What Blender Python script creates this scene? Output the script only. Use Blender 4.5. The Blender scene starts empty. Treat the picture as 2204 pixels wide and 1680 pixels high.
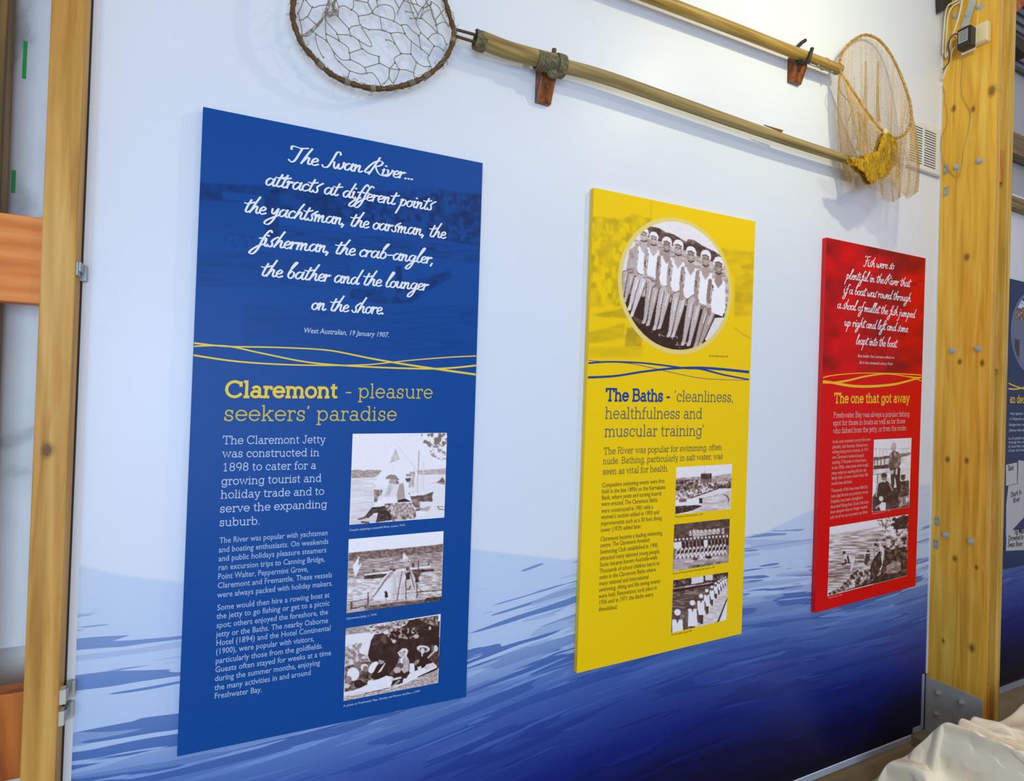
import bpy, bmesh, math, random
import numpy as np
from mathutils import Vector, Matrix
random.seed(7); np.random.seed(7)
sc = bpy.context.scene
COL = sc.collection

# ------------------------------------------------------------ camera, light, exposure
cam_d = bpy.data.cameras.new('camera'); cam = bpy.data.objects.new('camera', cam_d); COL.objects.link(cam)
_ax = ((0.891235,-0.452346,0.032911),(-0.033609,0.006495,0.999414),(0.452295,0.891819,0.009414))
_R = Matrix((_ax[0], _ax[1], tuple(-c for c in _ax[2]))).transposed()
cam.matrix_world = Matrix.Translation((0.0543,-1.8667,1.8195)) @ _R.to_4x4()
cam_d.sensor_width = 36; cam_d.lens = 20.7031; cam_d.clip_start = .01
sc.camera = cam
sc.view_settings.view_transform = 'Standard'; sc.view_settings.look = 'None'
sc.view_settings.exposure = 0.0; sc.view_settings.gamma = 1; sc.view_settings.use_curve_mapping = False
LP1, LC1 = 33, (1, .96, .60)
LP2, LC2 = 150, (.56, .76, 1)
WP, WC = .46, (.96, .90, 1.0)
w = bpy.data.worlds.new('world'); sc.world = w; w.use_nodes = True
w.node_tree.nodes['Background'].inputs[0].default_value = WC + (1,)
w.node_tree.nodes['Background'].inputs[1].default_value = WP
def area(name, loc, tgt, size, power, col, sy=None):
    d = bpy.data.lights.new(name, 'AREA'); d.shape = 'RECTANGLE'; d.size = size; d.size_y = sy or size
    d.energy = power; d.color = col
    o = bpy.data.objects.new(name, d); COL.objects.link(o); o.location = loc
    o.rotation_euler = (Vector(tgt) - Vector(loc)).to_track_quat('-Z', 'Y').to_euler()
    return o
def point(name, loc, power, col, r):
    d = bpy.data.lights.new(name, 'POINT'); d.energy = power; d.color = col; d.shadow_soft_size = r
    o = bpy.data.objects.new(name, d); COL.objects.link(o); o.location = loc
    return o
point('ceiling_lamp_light', (2.29, -1.034, 3.685), LP1, LC1, .035)
point('warm_fill_light', (2.2, -3.5, 3.9), 42, (1, .84, .58), .14)  # added warm fill, an unseen source that brightens the post, cloth and floor
area('window_light', (-.6, -4.6, 1.7), (.9, 0, 1.6), 3.2, LP2, LC2, 2.0)

# ------------------------------------------------------------ materials
def lin(c):
    c = c / 255.0
    return c / 12.92 if c <= .04045 else ((c + .055) / 1.055) ** 2.4
def rgb(r, g, b): return (lin(r), lin(g), lin(b), 1)
def mat(name, col, rough=.6, metal=0, spec=.5, bump=0, bscale=200, vary=0, vscale=8, coat=0):
    m = bpy.data.materials.new(name); m.use_nodes = True; nt = m.node_tree; b = nt.nodes['Principled BSDF']
    b.inputs['Base Color'].default_value = col; b.inputs['Roughness'].default_value = rough
    b.inputs['Metallic'].default_value = metal; b.inputs['Specular IOR Level'].default_value = spec
    b.inputs['Coat Weight'].default_value = coat
    if bump or vary:
        tc = nt.nodes.new('ShaderNodeTexCoord')
    if vary:
        n = nt.nodes.new('ShaderNodeTexNoise'); n.inputs['Scale'].default_value = vscale; n.inputs['Detail'].default_value = 5
        nt.links.new(tc.outputs['Object'], n.inputs['Vector'])
        mx = nt.nodes.new('ShaderNodeMix'); mx.data_type = 'RGBA'
        mx.inputs[6].default_value = tuple(c * (1 - vary) for c in col[:3]) + (1,)
        mx.inputs[7].default_value = tuple(min(1, c * (1 + vary)) for c in col[:3]) + (1,)
        nt.links.new(n.outputs[0], mx.inputs[0]); nt.links.new(mx.outputs[2], b.inputs['Base Color'])
    if bump:
        n2 = nt.nodes.new('ShaderNodeTexNoise'); n2.inputs['Scale'].default_value = bscale; n2.inputs['Detail'].default_value = 3
        nt.links.new(tc.outputs['Object'], n2.inputs['Vector'])
        bp = nt.nodes.new('ShaderNodeBump'); bp.inputs['Strength'].default_value = bump; bp.inputs['Distance'].default_value = .002
        nt.links.new(n2.outputs[0], bp.inputs['Height']); nt.links.new(bp.outputs[0], b.inputs['Normal'])
    return m
def attr_mat(name, rough=.4, spec=.4):
    m = bpy.data.materials.new(name); m.use_nodes = True; nt = m.node_tree; b = nt.nodes['Principled BSDF']
    a = nt.nodes.new('ShaderNodeVertexColor'); a.layer_name = 'print'
    nt.links.new(a.outputs[0], b.inputs['Base Color']); b.inputs['Roughness'].default_value = rough
    b.inputs['Specular IOR Level'].default_value = spec
    return m
class NT:
    def __init__(s, m): s.t = m.node_tree; s.b = s.t.nodes['Principled BSDF']
    def n(s, k, **kw):
        x = s.t.nodes.new(k)
        for a, v in kw.items(): setattr(x, a, v)
        return x
    def l(s, a, b): s.t.links.new(a, b)
    def math(s, op, a, b=None, c=None, clamp=False):
        x = s.n('ShaderNodeMath', operation=op); x.use_clamp = clamp
        for i, v in enumerate((a, b, c)):
            if v is None: continue
            if isinstance(v, (int, float)): x.inputs[i].default_value = v
            else: s.l(v, x.inputs[i])
        return x.outputs[0]
    def mix(s, f, a, b):
        x = s.n('ShaderNodeMix', data_type='RGBA')
        for i, v in ((0, f), (6, a), (7, b)):
            if isinstance(v, (int, float, tuple)): x.inputs[i].default_value = v
            else: s.l(v, x.inputs[i])
        return x.outputs[2]
    def ramp(s, f, stops, interp='LINEAR'):
        r = s.n('ShaderNodeValToRGB'); cr = r.color_ramp; cr.interpolation = interp
        while len(cr.elements) < len(stops): cr.elements.new(.5)
        for e, (p, c) in zip(cr.elements, stops): e.position = p; e.color = c if len(c) == 4 else c + (1,)
        s.l(f, r.inputs[0]); return r.outputs[0]
def wood(name, base, dark, light, scale=(26, 26, 1.6), rough=.55, knots=(), kax=(.2, 1.25, .8), spec=.35, saw=0.0, bump=.25, off=(0, 0, 0), streak=.55):
    m = bpy.data.materials.new(name); m.use_nodes = True; q = NT(m)
    tc = q.n('ShaderNodeTexCoord'); mp = q.n('ShaderNodeMapping'); mp.inputs['Scale'].default_value = scale; mp.inputs['Location'].default_value = off
    q.l(tc.outputs['Object'], mp.inputs[0])
    n = q.n('ShaderNodeTexNoise'); n.inputs['Scale'].default_value = 1.6; n.inputs['Detail'].default_value = 6; n.inputs['Distortion'].default_value = .6
    q.l(mp.outputs[0], n.inputs['Vector'])
    wv = q.n('ShaderNodeTexWave', bands_direction='DIAGONAL'); wv.inputs['Scale'].default_value = .55; wv.inputs['Distortion'].default_value = 5
    wv.inputs['Detail'].default_value = 3; wv.inputs['Detail Scale'].default_value = .7
    q.l(mp.outputs[0], wv.inputs['Vector'])
    c = q.ramp(n.outputs[0], [(.28, dark), (.5, base), (.74, light)])
    c = q.mix(q.math('MULTIPLY', q.math('POWER', wv.outputs[0], 3), streak), c, dark)
    if saw:
        s_ = q.n('ShaderNodeTexWave', bands_direction='Z'); s_.inputs['Scale'].default_value = 42; s_.inputs['Distortion'].default_value = 1.5
        q.l(tc.outputs['Object'], s_.inputs['Vector']); c = q.mix(q.math('MULTIPLY', s_.outputs[0], saw), c, dark)
    for (kx, ky, kz, kr) in knots:
        d = q.n('ShaderNodeVectorMath', operation='SUBTRACT'); q.l(tc.outputs['Object'], d.inputs[0]); d.inputs[1].default_value = (kx, ky, kz)
        m2 = q.n('ShaderNodeVectorMath', operation='MULTIPLY'); q.l(d.outputs[0], m2.inputs[0]); m2.inputs[1].default_value = kax
        ln = q.n('ShaderNodeVectorMath', operation='LENGTH'); q.l(m2.outputs[0], ln.inputs[0])
        r = q.math('DIVIDE', ln.outputs[1], kr)
        r = q.math('ADD', r, q.math('MULTIPLY', q.math('SUBTRACT', n.outputs[0], .5), .9))
        ring = q.ramp(r, [(0.0, (.95,) * 3), (.42, (.85,) * 3), (.55, (.5,) * 3), (1.0, (0,) * 3)])
        c = q.mix(ring, c, tuple(x * .35 for x in dark[:3]) + (1,))
    q.l(c, q.b.inputs['Base Color']); q.b.inputs['Roughness'].default_value = rough; q.b.inputs['Specular IOR Level'].default_value = spec
    bp = q.n('ShaderNodeBump'); bp.inputs['Strength'].default_value = bump; bp.inputs['Distance'].default_value = .002
    q.l(n.outputs[0], bp.inputs['Height']); q.l(bp.outputs[0], q.b.inputs['Normal'])
    return m

# ------------------------------------------------------------ object helpers
def obj(name, me, m=None, parent=None, loc=(0, 0, 0), kind=None):
    o = bpy.data.objects.new(name, me); COL.objects.link(o); o.location = loc
    if m: me.materials.append(m)
    if parent: o.parent = parent
    if kind: o['kind'] = kind
    return o
def tag(o, label, cat, group=None):
    o['label'] = label; o['category'] = cat
    if group: o['group'] = group
    return o
def empty(name, label, cat, loc=(0, 0, 0), group=None):
    o = bpy.data.objects.new(name, None); COL.objects.link(o); o.location = loc
    return tag(o, label, cat, group)
class MB:
    def __init__(s): s.v = []; s.f = []
    def add(s, v, f):
        k = len(s.v); s.v += [tuple(p) for p in v]; s.f += [tuple(i + k for i in q) for q in f]; return s
    def box(s, x0, x1, y0, y1, z0, z1):
        return s.add([(x, y, z) for x in (x0, x1) for y in (y0, y1) for z in (z0, z1)],
            [(0, 1, 3, 2), (4, 6, 7, 5), (0, 4, 5, 1), (2, 3, 7, 6), (0, 2, 6, 4), (1, 5, 7, 3)])
    def prism(s, pts, d):   # polygon extruded by vector d
        n = len(pts); p2 = [tuple(a + b for a, b in zip(p, d)) for p in pts]
        return s.add(list(pts) + p2, [tuple(range(n)), tuple(range(2 * n - 1, n - 1, -1))] + [(i, n + i, n + (i + 1) % n, (i + 1) % n) for i in range(n)])
    def tube(s, pts, r, seg=8, closed=False):
        P = [Vector(p) for p in pts]; n = len(P); R = r if hasattr(r, '__len__') else [r] * n
        up = None; V = []; F = []
        for i in range(n):
            a = P[i - 1] if (i > 0 or closed) else P[i]; b = P[(i + 1) % n] if (i < n - 1 or closed) else P[i]
            t = (b - a)
            t = t.normalized() if t.length > 1e-9 else Vector((0, 0, 1))
            if up is None:
                up = Vector((0, 0, 1)) if abs(t.z) < .9 else Vector((1, 0, 0))
            x = up.cross(t)
            if x.length < 1e-6: x = Vector((1, 0, 0)).cross(t)
            x.normalize(); y = t.cross(x); up = y
            for k in range(seg):
                an = 2 * math.pi * k / seg; V.append(P[i] + (x * math.cos(an) + y * math.sin(an)) * R[i])
        for i in range(n - (0 if closed else 1)):
            j = (i + 1) % n
            for k in range(seg): F.append((i * seg + k, i * seg + (k + 1) % seg, j * seg + (k + 1) % seg, j * seg + k))
        if not closed: F += [tuple(range(seg - 1, -1, -1)), tuple((n - 1) * seg + k for k in range(seg))]
        return s.add(V, F)
    def sphere(s, c, r, nu=12, nv=8, sc_=(1, 1, 1)):
        V = []; F = []
        for j in range(nv + 1):
            for i in range(nu):
                a = 2 * math.pi * i / nu; b = math.pi * j / nv
                V.append((c[0] + r * sc_[0] * math.sin(b) * math.cos(a), c[1] + r * sc_[1] * math.sin(b) * math.sin(a), c[2] + r * sc_[2] * math.cos(b)))
        for j in range(nv):
            for i in range(nu): F.append((j * nu + i, (j + 1) * nu + i, (j + 1) * nu + (i + 1) % nu, j * nu + (i + 1) % nu))
        return s.add(V, F)
    def mesh(s, name='mesh', smooth=False):
        me = bpy.data.meshes.new(name); me.from_pydata(s.v, [], s.f)
        bm = bmesh.new(); bm.from_mesh(me); bmesh.ops.recalc_face_normals(bm, faces=bm.faces); bm.to_mesh(me); bm.free()
        if smooth: me.polygons.foreach_set('use_smooth', [True] * len(me.polygons))
        return me
    def build(s, name, m, parent=None, smooth=False, bevel=0, kind=None, seg=2):
        o = obj(name, s.mesh(name, smooth), m, parent, kind=kind)
        if bevel:
            b = o.modifiers.new('bevel', 'BEVEL'); b.width = bevel; b.segments = seg; b.limit_method = 'ANGLE'; b.angle_limit = .6
        return o
def spline(pts, n=8, closed=False):
    P = [np.array(p, float) for p in pts]; N = len(P); out = []
    for i in range(N if closed else N - 1):
        if closed: a, b, c, d = P[i - 1], P[i], P[(i + 1) % N], P[(i + 2) % N]
        else: a, b, c, d = P[max(i - 1, 0)], P[i], P[i + 1], P[min(i + 2, N - 1)]
        for k in range(n):
            t = k / n; out.append(.5 * (2 * b + (c - a) * t + (2 * a - 5 * b + 4 * c - d) * t * t + (3 * b - a - 3 * c + d) * t ** 3))
    if not closed: out.append(P[-1])
    return out

# ------------------------------------------------------------ value noise + raster printing
def vnoise(X, Y, sx, sy, seed=0, octv=3):
    rs = np.random.RandomState(seed); out = np.zeros_like(X); amp = 1; tot = 0
    for o in range(octv):
        G = rs.rand(256, 256); u = X / sx * 2 ** o + 37.3 * o; v = Y / sy * 2 ** o + 11.7 * o
        iu = np.floor(u).astype(int); iv = np.floor(v).astype(int); fu = u - iu; fv = v - iv
        fu = fu * fu * (3 - 2 * fu); fv = fv * fv * (3 - 2 * fv)
        g = lambda a, b: G[a % 256, b % 256]
        out += amp * ((g(iu, iv) * (1 - fu) + g(iu + 1, iv) * fu) * (1 - fv) + (g(iu, iv + 1) * (1 - fu) + g(iu + 1, iv + 1) * fu) * fv)
        tot += amp; amp *= .5
    return out / tot
def inpoly(X, Y, p):
    m = np.zeros(X.shape, bool); n = len(p) // 2
    for i in range(n):
        x1, y1 = p[2 * i], p[2 * i + 1]; j = (i + 1) % n; x2, y2 = p[2 * j], p[2 * j + 1]
        if y1 == y2: continue
        c = ((y1 > Y) != (y2 > Y)) & (X < (x2 - x1) * (Y - y1) / (y2 - y1) + x1); m ^= c
    return m
def paint(V, X, Y, cmds):
    for c in cmds:
        k = c[0]
        if k == 'p': V[inpoly(X, Y, c[2])] = c[1]
        elif k == 'e':
            _, s, cx, cy, rx, ry = c[:6]; a = math.radians(c[6]) if len(c) > 6 else 0
            dx = X - cx; dy = Y - cy; u = dx * math.cos(a) + dy * math.sin(a); v = -dx * math.sin(a) + dy * math.cos(a)
            V[(u / rx) ** 2 + (v / ry) ** 2 < 1] = s
        elif k == 'l':
            _, s, w_, p = c
            for i in range(0, len(p) - 2, 2):
                x1, y1, x2, y2 = p[i:i + 4]; L2 = (x2 - x1) ** 2 + (y2 - y1) ** 2 + 1e-9
                t = np.clip(((X - x1) * (x2 - x1) + (Y - y1) * (y2 - y1)) / L2, 0, 1)
                V[(X - x1 - t * (x2 - x1)) ** 2 + (Y - y1 - t * (y2 - y1)) ** 2 < (w_ / 2) ** 2] = s
        elif k == 'n':   # noise-filled polygon between two shades
            _, lo, hi, sx, sy, p, seed = c; m = inpoly(X, Y, p)
            N = np.clip((vnoise(X[m], Y[m], sx, sy, seed) - .5) * 2.3 + .45, 0, 1); V[m] = lo + (hi - lo) * N
        elif k == 't':   # noise cut-out: paint shade where noise is above a threshold
            _, s, th, sx, sy, p, seed = c; m = inpoly(X, Y, p)
            N = vnoise(X, Y, sx, sy, seed); V[m & (N > th)] = s
    return V
SEP = np.array([[0, .035, .012, .008], [.15, .055, .024, .018], [.35, .17, .095, .078], [.55, .42, .31, .28], [.75, .68, .58, .57], [1, .97, .94, 1.0]])
def sepia(V):
    return np.stack([np.interp(V, SEP[:, 0], SEP[:, i]) for i in (1, 2, 3)], -1)
def gridmesh(name, corners, y, nx, ny, rgbarr, mask=None):
    TL, TR, BR, BL = [np.array(c) for c in corners]
    u = np.linspace(0, 1, nx)[None, :, None]; v = np.linspace(0, 1, ny)[:, None, None]
    P = (TL * (1 - u) + TR * u) * (1 - v) + (BL * (1 - u) + BR * u) * v
    co = np.zeros((ny, nx, 3)); co[..., 0] = P[..., 0]; co[..., 2] = P[..., 1]; co[..., 1] = y
    idx = np.arange(nx * ny).reshape(ny, nx)
    F = np.stack([idx[:-1, :-1], idx[1:, :-1], idx[1:, 1:], idx[:-1, 1:]], -1)
    if mask is not None: F = F[mask[:-1, :-1] & mask[1:, 1:]]
    F = F.reshape(-1, 4)
    me = bpy.data.meshes.new(name); me.vertices.add(nx * ny); me.vertices.foreach_set('co', co.ravel())
    me.loops.add(F.size); me.loops.foreach_set('vertex_index', F.ravel().astype(np.int32))
    me.polygons.add(len(F)); me.polygons.foreach_set('loop_start', np.arange(0, F.size, 4, dtype=np.int32))
    me.update(calc_edges=True)
    a = me.color_attributes.new('print', 'FLOAT_COLOR', 'POINT'); c4 = np.ones((ny, nx, 4)); c4[..., :3] = rgbarr
    a.data.foreach_set('color', c4.ravel()); me.validate(); return me
def drawco(dc, nx, ny):
    TL, TR, BR, BL = [np.array(c, float) for c in (dc[0:2], dc[2:4], dc[4:6], dc[6:8])]
    u = np.linspace(0, 1, nx)[None, :, None]; v = np.linspace(0, 1, ny)[:, None, None]
    P = (TL * (1 - u) + TR * u) * (1 - v) + (BL * (1 - u) + BR * u) * v
    return P[..., 0], P[..., 1]
def blur(V, n=1):
    for _ in range(n):
        W_ = np.pad(V, 1, mode='edge'); V = (W_[1:-1, 1:-1] * 4 + W_[:-2, 1:-1] + W_[2:, 1:-1] + W_[1:-1, :-2] + W_[1:-1, 2:]) / 8
    return V
M_photo = attr_mat('photo_print', .38, .35)
def photo(corners, dc, nx, ny, base, cmds, parent, y=-.0246, seed=1, grain=.03, label=None, nb=1):
    X, Y = drawco(dc, nx, ny); V = np.full(X.shape, float(base)); paint(V, X, Y, cmds); V = blur(V, nb)
    sp = abs(dc[2] - dc[0]) / 60.0
    V = np.clip(V + (vnoise(X, Y, sp, sp, seed) - .5) * grain * 2, 0, 1)
    o = obj('photograph', gridmesh('photograph', corners, y, nx, ny, sepia(V)), M_photo, parent)
    if label: o['label'] = label
    return o

# ------------------------------------------------------------ lettering
def ribbon(V, F, pts, w_, z0, cal=0.0):
    """flat ribbon along 2-D points"""
    P = np.array(pts, float)
    if len(P) < 2: return
    d = np.diff(P, axis=0); L = np.hypot(d[:, 0], d[:, 1]) + 1e-9; d /= L[:, None]
    T = np.vstack([d[:1], (d[:-1] + d[1:]), d[-1:]]); T /= (np.hypot(T[:, 0], T[:, 1]) + 1e-9)[:, None]
    N = np.stack([-T[:, 1], T[:, 0]], -1)
    co = np.ones(len(P))
    if len(d) > 1:
        cs = (d[:-1] * d[1:]).sum(1); co[1:-1] = np.minimum(1 / np.sqrt(np.clip((1 + cs) / 2, .25, 1)), 1.6)
    hw = w_ / 2 * co
    if cal: hw = hw * (1 - cal + cal * np.abs(T[:, 0] * .45 + T[:, 1] * .9))
    P = P.copy(); P[0] -= T[0] * w_ * .25; P[-1] += T[-1] * w_ * .25
    k = len(V)
    ribbon.k = (ribbon.k + 1) % 7; dy = ribbon.k
    for i, (p, n, h) in enumerate(zip(P, N, hw)): q = dy + .9 * i / len(P); V.append((*(p + n * h), q)); V.append((*(p - n * h), q))
    for i in range(len(P) - 1): F.append((k + 2 * i, k + 2 * i + 1, k + 2 * i + 3, k + 2 * i + 2))
ribbon.k = 0
SLAB = {  # em/100 units: width | strokes
'a': '50|38,32 38,7 41,1 49,1|A22,13,16,13,0,360|A24,32,14,14,0,150', 'b': '54|2,68 10,68 10,0|A29,23,19,23,0,360', 'c': '47|A26,23,20,23,42,318|41,28 41,43',
'd': '55|36,68 44,68 44,0 52,0|A25,23,19,23,0,360', 'e': '51|A26,23,21,23,0,322|5,24 47,24', 'f': '30|13,0 13,52|A25,52,12,16,60,180|3,0 24,0|3,45 26,45',
'g': '54|A25,23,19,23,0,360|44,45 44,-8|A26,-8,18,12,180,360|44,45 51,45', 'h': '56|2,68 10,68 10,0|A27,28,17,17,0,180|44,28 44,0|2,0 19,0|35,0 53,0',
'i': '25|3,45 12,45 12,0|3,0 21,0|D12,62', 'j': '23|3,45 13,45 13,-10|A4,-10,9,10,200,360|D13,62', 'k': '52|2,68 10,68 10,0|2,0 19,0|40,45 10,17|22,28 43,0|33,0 51,0|31,45 49,45',
'l': '24|3,68 12,68 12,0|3,0 21,0', 'm': '82|3,45 11,45 11,0|A26,29,15,16,0,180|41,29 41,0|A56,29,15,16,0,180|71,29 71,0|3,0 19,0|33,0 49,0|63,0 79,0',
'n': '56|3,45 11,45 11,0|A27.5,28,16.5,17,0,180|44,28 44,0|3,0 19,0|36,0 52,0', 'o': '52|A26,23,21,23,0,360', 'p': '54|2,45 10,45 10,-20|2,-20 19,-20|A29,23,19,23,0,360',
'q': '54|A25,23,19,23,0,360|44,45 44,-20', 'r': '37|3,45 12,45 12,0|3,0 23,0|A28,29,16,16,70,180|33,44 35,36', 's': '42|A21,34,13,12,30,270|A21,11,14,11.5,90,-150|34,32 34,45|6,2 6,15',
't': '32|13,60 13,12|A23,12,10,12,180,300|3,45 27,45', 'u': '56|3,45 11,45 11,17|A27.5,17,16.5,17,180,360|36,45 44,45 44,0 52,0', 'v': '50|6,45 25,0 44,45|0,45 14,45|36,45 50,45',
'w': '72|6,45 21,0 36,45 51,0 66,45|0,45 14,45|58,45 72,45', 'x': '47|8,45 40,0|38,45 6,0|2,45 15,45|32,45 45,45|1,0 14,0|33,0 46,0', 'y': '50|6,45 26,1|44,45 22,-20 8,-20|0,45 14,45|36,45 50,45',
'C': '70|A37,34,32,34,38,322|62,48 62,66', 'T': '66|33,68 33,0|4,52 4,68 62,68 62,52|22,0 44,0', 'J': '44|31,68 31,16|A18,16,13,16,190,360|21,68 41,68',
'B': '63|12,0 12,68|4,68 36,68|4,0 38,0|12,36 36,36|A36,52,17,16,-90,90|A38,18,19,18,-90,90', 'R': '66|12,0 12,68|4,68 38,68|4,0 22,0|12,34 38,34|A38,51,17,17,-90,90|38,34 54,0 64,0',
'F': '60|12,0 12,68|4,68 56,68 56,54|12,36 40,36 40,42|40,36 40,30|4,0 24,0', '1': '50|10,56 24,66 24,0|12,0 36,0', '8': '54|A27,51,17,16,0,360|A27,18,20,18,0,360',
'9': '54|A27,46,20,21,0,360|47,44 44,22 30,0', '.': '20|D9,3', ',': '20|9,5 6,-9', '-': '34|5,24 28,24', '’': '17|9,68 6,56', '‘': '17|6,56 9,68'}
def slab_text(text, w_):
    V = []; F = []; x = 0
    for ch in text:
        if ch == ' ': x += 26; continue
        g = SLAB[ch].split('|'); adv = float(g[0])
        for s in g[1:]:
            if s[0] == 'A':
                cx, cy, rx, ry, a0, a1 = map(float, s[1:].split(',')); n = max(5, int(abs(a1 - a0) / 15))
                pts = [(x + cx + rx * math.cos(math.radians(a0 + (a1 - a0) * i / n)), cy + ry * math.sin(math.radians(a0 + (a1 - a0) * i / n))) for i in range(n + 1)]
            elif s[0] == 'D':
                a, b = map(float, s[1:].split(',')); pts = [(x + a, b - w_ * .35), (x + a, b + w_ * .35)]
            else: pts = [(x + float(p.split(',')[0]), float(p.split(',')[1])) for p in s.split()]
            ribbon(V, F, pts, w_, 0)
        x += adv + 3
    return np.array(V), F, x - 3
SCR = {  # x-height 1 units: advance | strokes
'a': '.98|.7,.82 .4,1 .08,.6 .12,.1 .36,.05 .62,.4 .76,.85|.82,1.05 .7,.35 .8,.0 1.08,.22', 'b': '.85|.3,1.45 .62,2.15 .8,2.25 .72,2.0 .3,1.2 .1,.4 .3,.0 .64,.3 .64,.78 .4,.95 .14,.6',
'c': '.66|.62,.8 .48,1 .15,.75 .05,.3 .25,.0 .68,.2', 'd': '.95|.68,.8 .4,.98 .06,.55 .14,.05 .42,.1 .72,.8 1.0,1.7 1.15,2.1|.72,.8 .68,.15 .8,.0 .98,.2', 'e': '.66|.1,.42 .45,.55 .58,.8 .4,1 .12,.72 .08,.25 .3,.0 .7,.22',
'f': '.62|1.2,1.95 1.1,2.2 .85,2.0 .5,1.0 .2,-.4 -.15,-1.15 -.5,-1.15 -.4,-.7 .1,-.1 .6,.25|.15,.98 .8,1.1', 'g': '.92|.7,.85 .4,1 .08,.6 .16,.12 .45,.18 .74,.85|.76,.95 .55,-.3 .2,-1.05 -.15,-1.1 -.05,-.7 .5,-.1 .95,.2',
'h': '.92|.0,.0 .4,1.3 .75,2.2|.12,.3 .45,.9 .66,.9 .6,.3 .7,.02 .95,.2', 'i': '.45|.08,.75 .22,.95 .12,.25 .25,.0 .48,.2|D.32,1.45', 'j': '.5|.22,.95 .05,-.3 -.25,-1.05 -.6,-1.0|D.35,1.45',
'l': '.55|.08,.6 .55,1.6 .8,2.15 .62,2.2 .3,1.3 .1,.3 .25,.0 .55,.2', 'm': '1.28|.0,.75 .16,.95 .08,.0|.1,.4 .36,.9 .5,.9 .46,.0|.48,.4 .78,.9 .93,.88 .86,.2 1.0,.0 1.28,.2', 'n': '.88|.0,.75 .16,.95 .08,.0|.1,.4 .38,.9 .56,.88 .5,.2 .62,.0 .88,.2',
'o': '.75|.42,.95 .12,.72 .06,.25 .3,.0 .6,.3 .6,.75 .38,.97 .55,.85 .78,.9', 'p': '.85|.1,.8 .28,1.0 .1,.0 -.25,-1.2|.1,.4 .42,.95 .7,.8 .58,.2 .28,.02 .12,.2', 'r': '.62|.0,.75 .16,.95 .08,.0|.1,.4 .32,.9 .46,.8 .5,.95 .68,.9',
's': '.62|-.08,.3 .08,.02 .34,.08 .4,.42 .3,.75 .5,1.1 .85,1.4', 't': '.55|.5,1.75 .22,.7 .14,.15 .3,.0 .55,.2|-.1,1.25 .25,1.2 .85,1.42', 'u': '.9|.0,.8 .14,.95 .1,.3 .25,.02 .5,.3 .68,.95|.68,.95 .6,.2 .72,.0 .92,.2',
'v': '.78|.05,.9 .2,.9 .25,.05 .6,.75 .62,1.0 .82,.9', 'w': '1.12|.05,.95 .12,.2 .3,.02 .52,.6|.52,.75 .55,.15 .72,.02 .98,.5 .98,1.0 1.18,.9', 'y': '.85|.12,.95 .12,.4 .32,.25 .66,.95|.7,1.0 .5,-.2 .05,-1.15 -.4,-1.2 -.3,-.75 .4,-.15 .85,.15',
'T': '1.15|.0,1.75 .0,2.15 .35,2.2 .8,2.05 1.5,2.2|.95,2.1 .75,1.2 .5,.25 .2,.02 -.05,.3', 'S': '.95|1.45,2.0 1.35,2.35 1.05,2.2 .8,1.2 .5,.15 .1,-.05 -.1,.25', 'R': '1.5|.2,-.1 .6,1.2 1.0,2.5|.3,.3 -.1,.1 -.2,.4 .4,1.6 1.0,2.1 1.4,1.9 1.2,1.4 .75,1.15|.75,1.15 1.0,.5 1.4,.05 2.1,.0',
'F': '.95|.2,2.0 .35,2.3 .8,2.15 1.5,2.3|.85,2.15 .6,1.1 .35,.15 .05,-.1 -.1,.15|.35,1.15 1.05,1.3', '.': '.35|D.12,.08', ',': '.4|.15,.1 .0,-.35', '-': '.7|.05,.6 .6,.65', 'k': '.8|.0,.0 .6,2.1|.6,.95 .15,.5 .7,.0'}
def script_text(text, w_):
    V = []; F = []; x = 0; jr = random.Random(3)
    for ch in text:
        if ch == ' ': x += .5; continue
        g = SCR[ch].split('|'); adv = float(g[0])
        for s in g[1:]:
            if s[0] == 'D':
                a, b = map(float, s[1:].split(',')); pts = [(x + a - w_ * .3, b), (x + a + w_ * .4, b + .02)]; cal = 0
            else:
                pts = spline([(x + float(p.split(',')[0]), float(p.split(',')[1]) * (1 + jr.uniform(-.03, .03))) for p in s.split()], 6); cal = .42
            pts = [(p[0] + .12 * p[1], p[1]) for p in pts]
            ribbon(V, F, pts, w_, 0, cal)
        x += adv * .98
    return np.array(V), F, x
SANS_CACHE = {}
def sans_text(text, w_):
    cu = bpy.data.curves.new('t', 'FONT'); cu.body = text; cu.size = 100; cu.resolution_u = 2; cu.fill_mode = 'FRONT'; cu.offset = 1.1
    o = bpy.data.objects.new('t', cu); COL.objects.link(o)
    me = o.to_mesh(); V = np.array([v.co[:2] for v in me.vertices]); F = [tuple(p.vertices) for p in me.polygons]
    o.to_mesh_clear(); bpy.data.objects.remove(o); bpy.data.curves.remove(cu)
    return V, F, V[:, 0].max()
def lettering(name, rows, style, h, w_, m, parent, y=-.0249, label=None, italic=0):
    """rows: (text, x0, z0, x1, z1) baselines on the board; one printed line per object; h = height of 100 em units"""
    out = []
    fn = {'slab': slab_text, 'script': script_text, 'sans': sans_text}[style]
    unit = h / (1.0 if style == 'script' else 100.0)
    for text, (x0, z0, x1, z1) in rows:
        V, F, W_ = fn(text, w_)
        a = np.array((x0, z0)); b = np.array((x1, z1)); u = (b - a) / W_
        AV = [(a[0] + u[0] * (p[0] + italic * p[1]), y - (p[2] * .00009 if len(p) > 2 else 0), a[1] + u[1] * p[0] + unit * p[1]) for p in V]
        me = bpy.data.meshes.new(name); me.from_pydata(AV, [], F)
        out.append(obj(name, me, m, parent))
    return out
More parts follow.
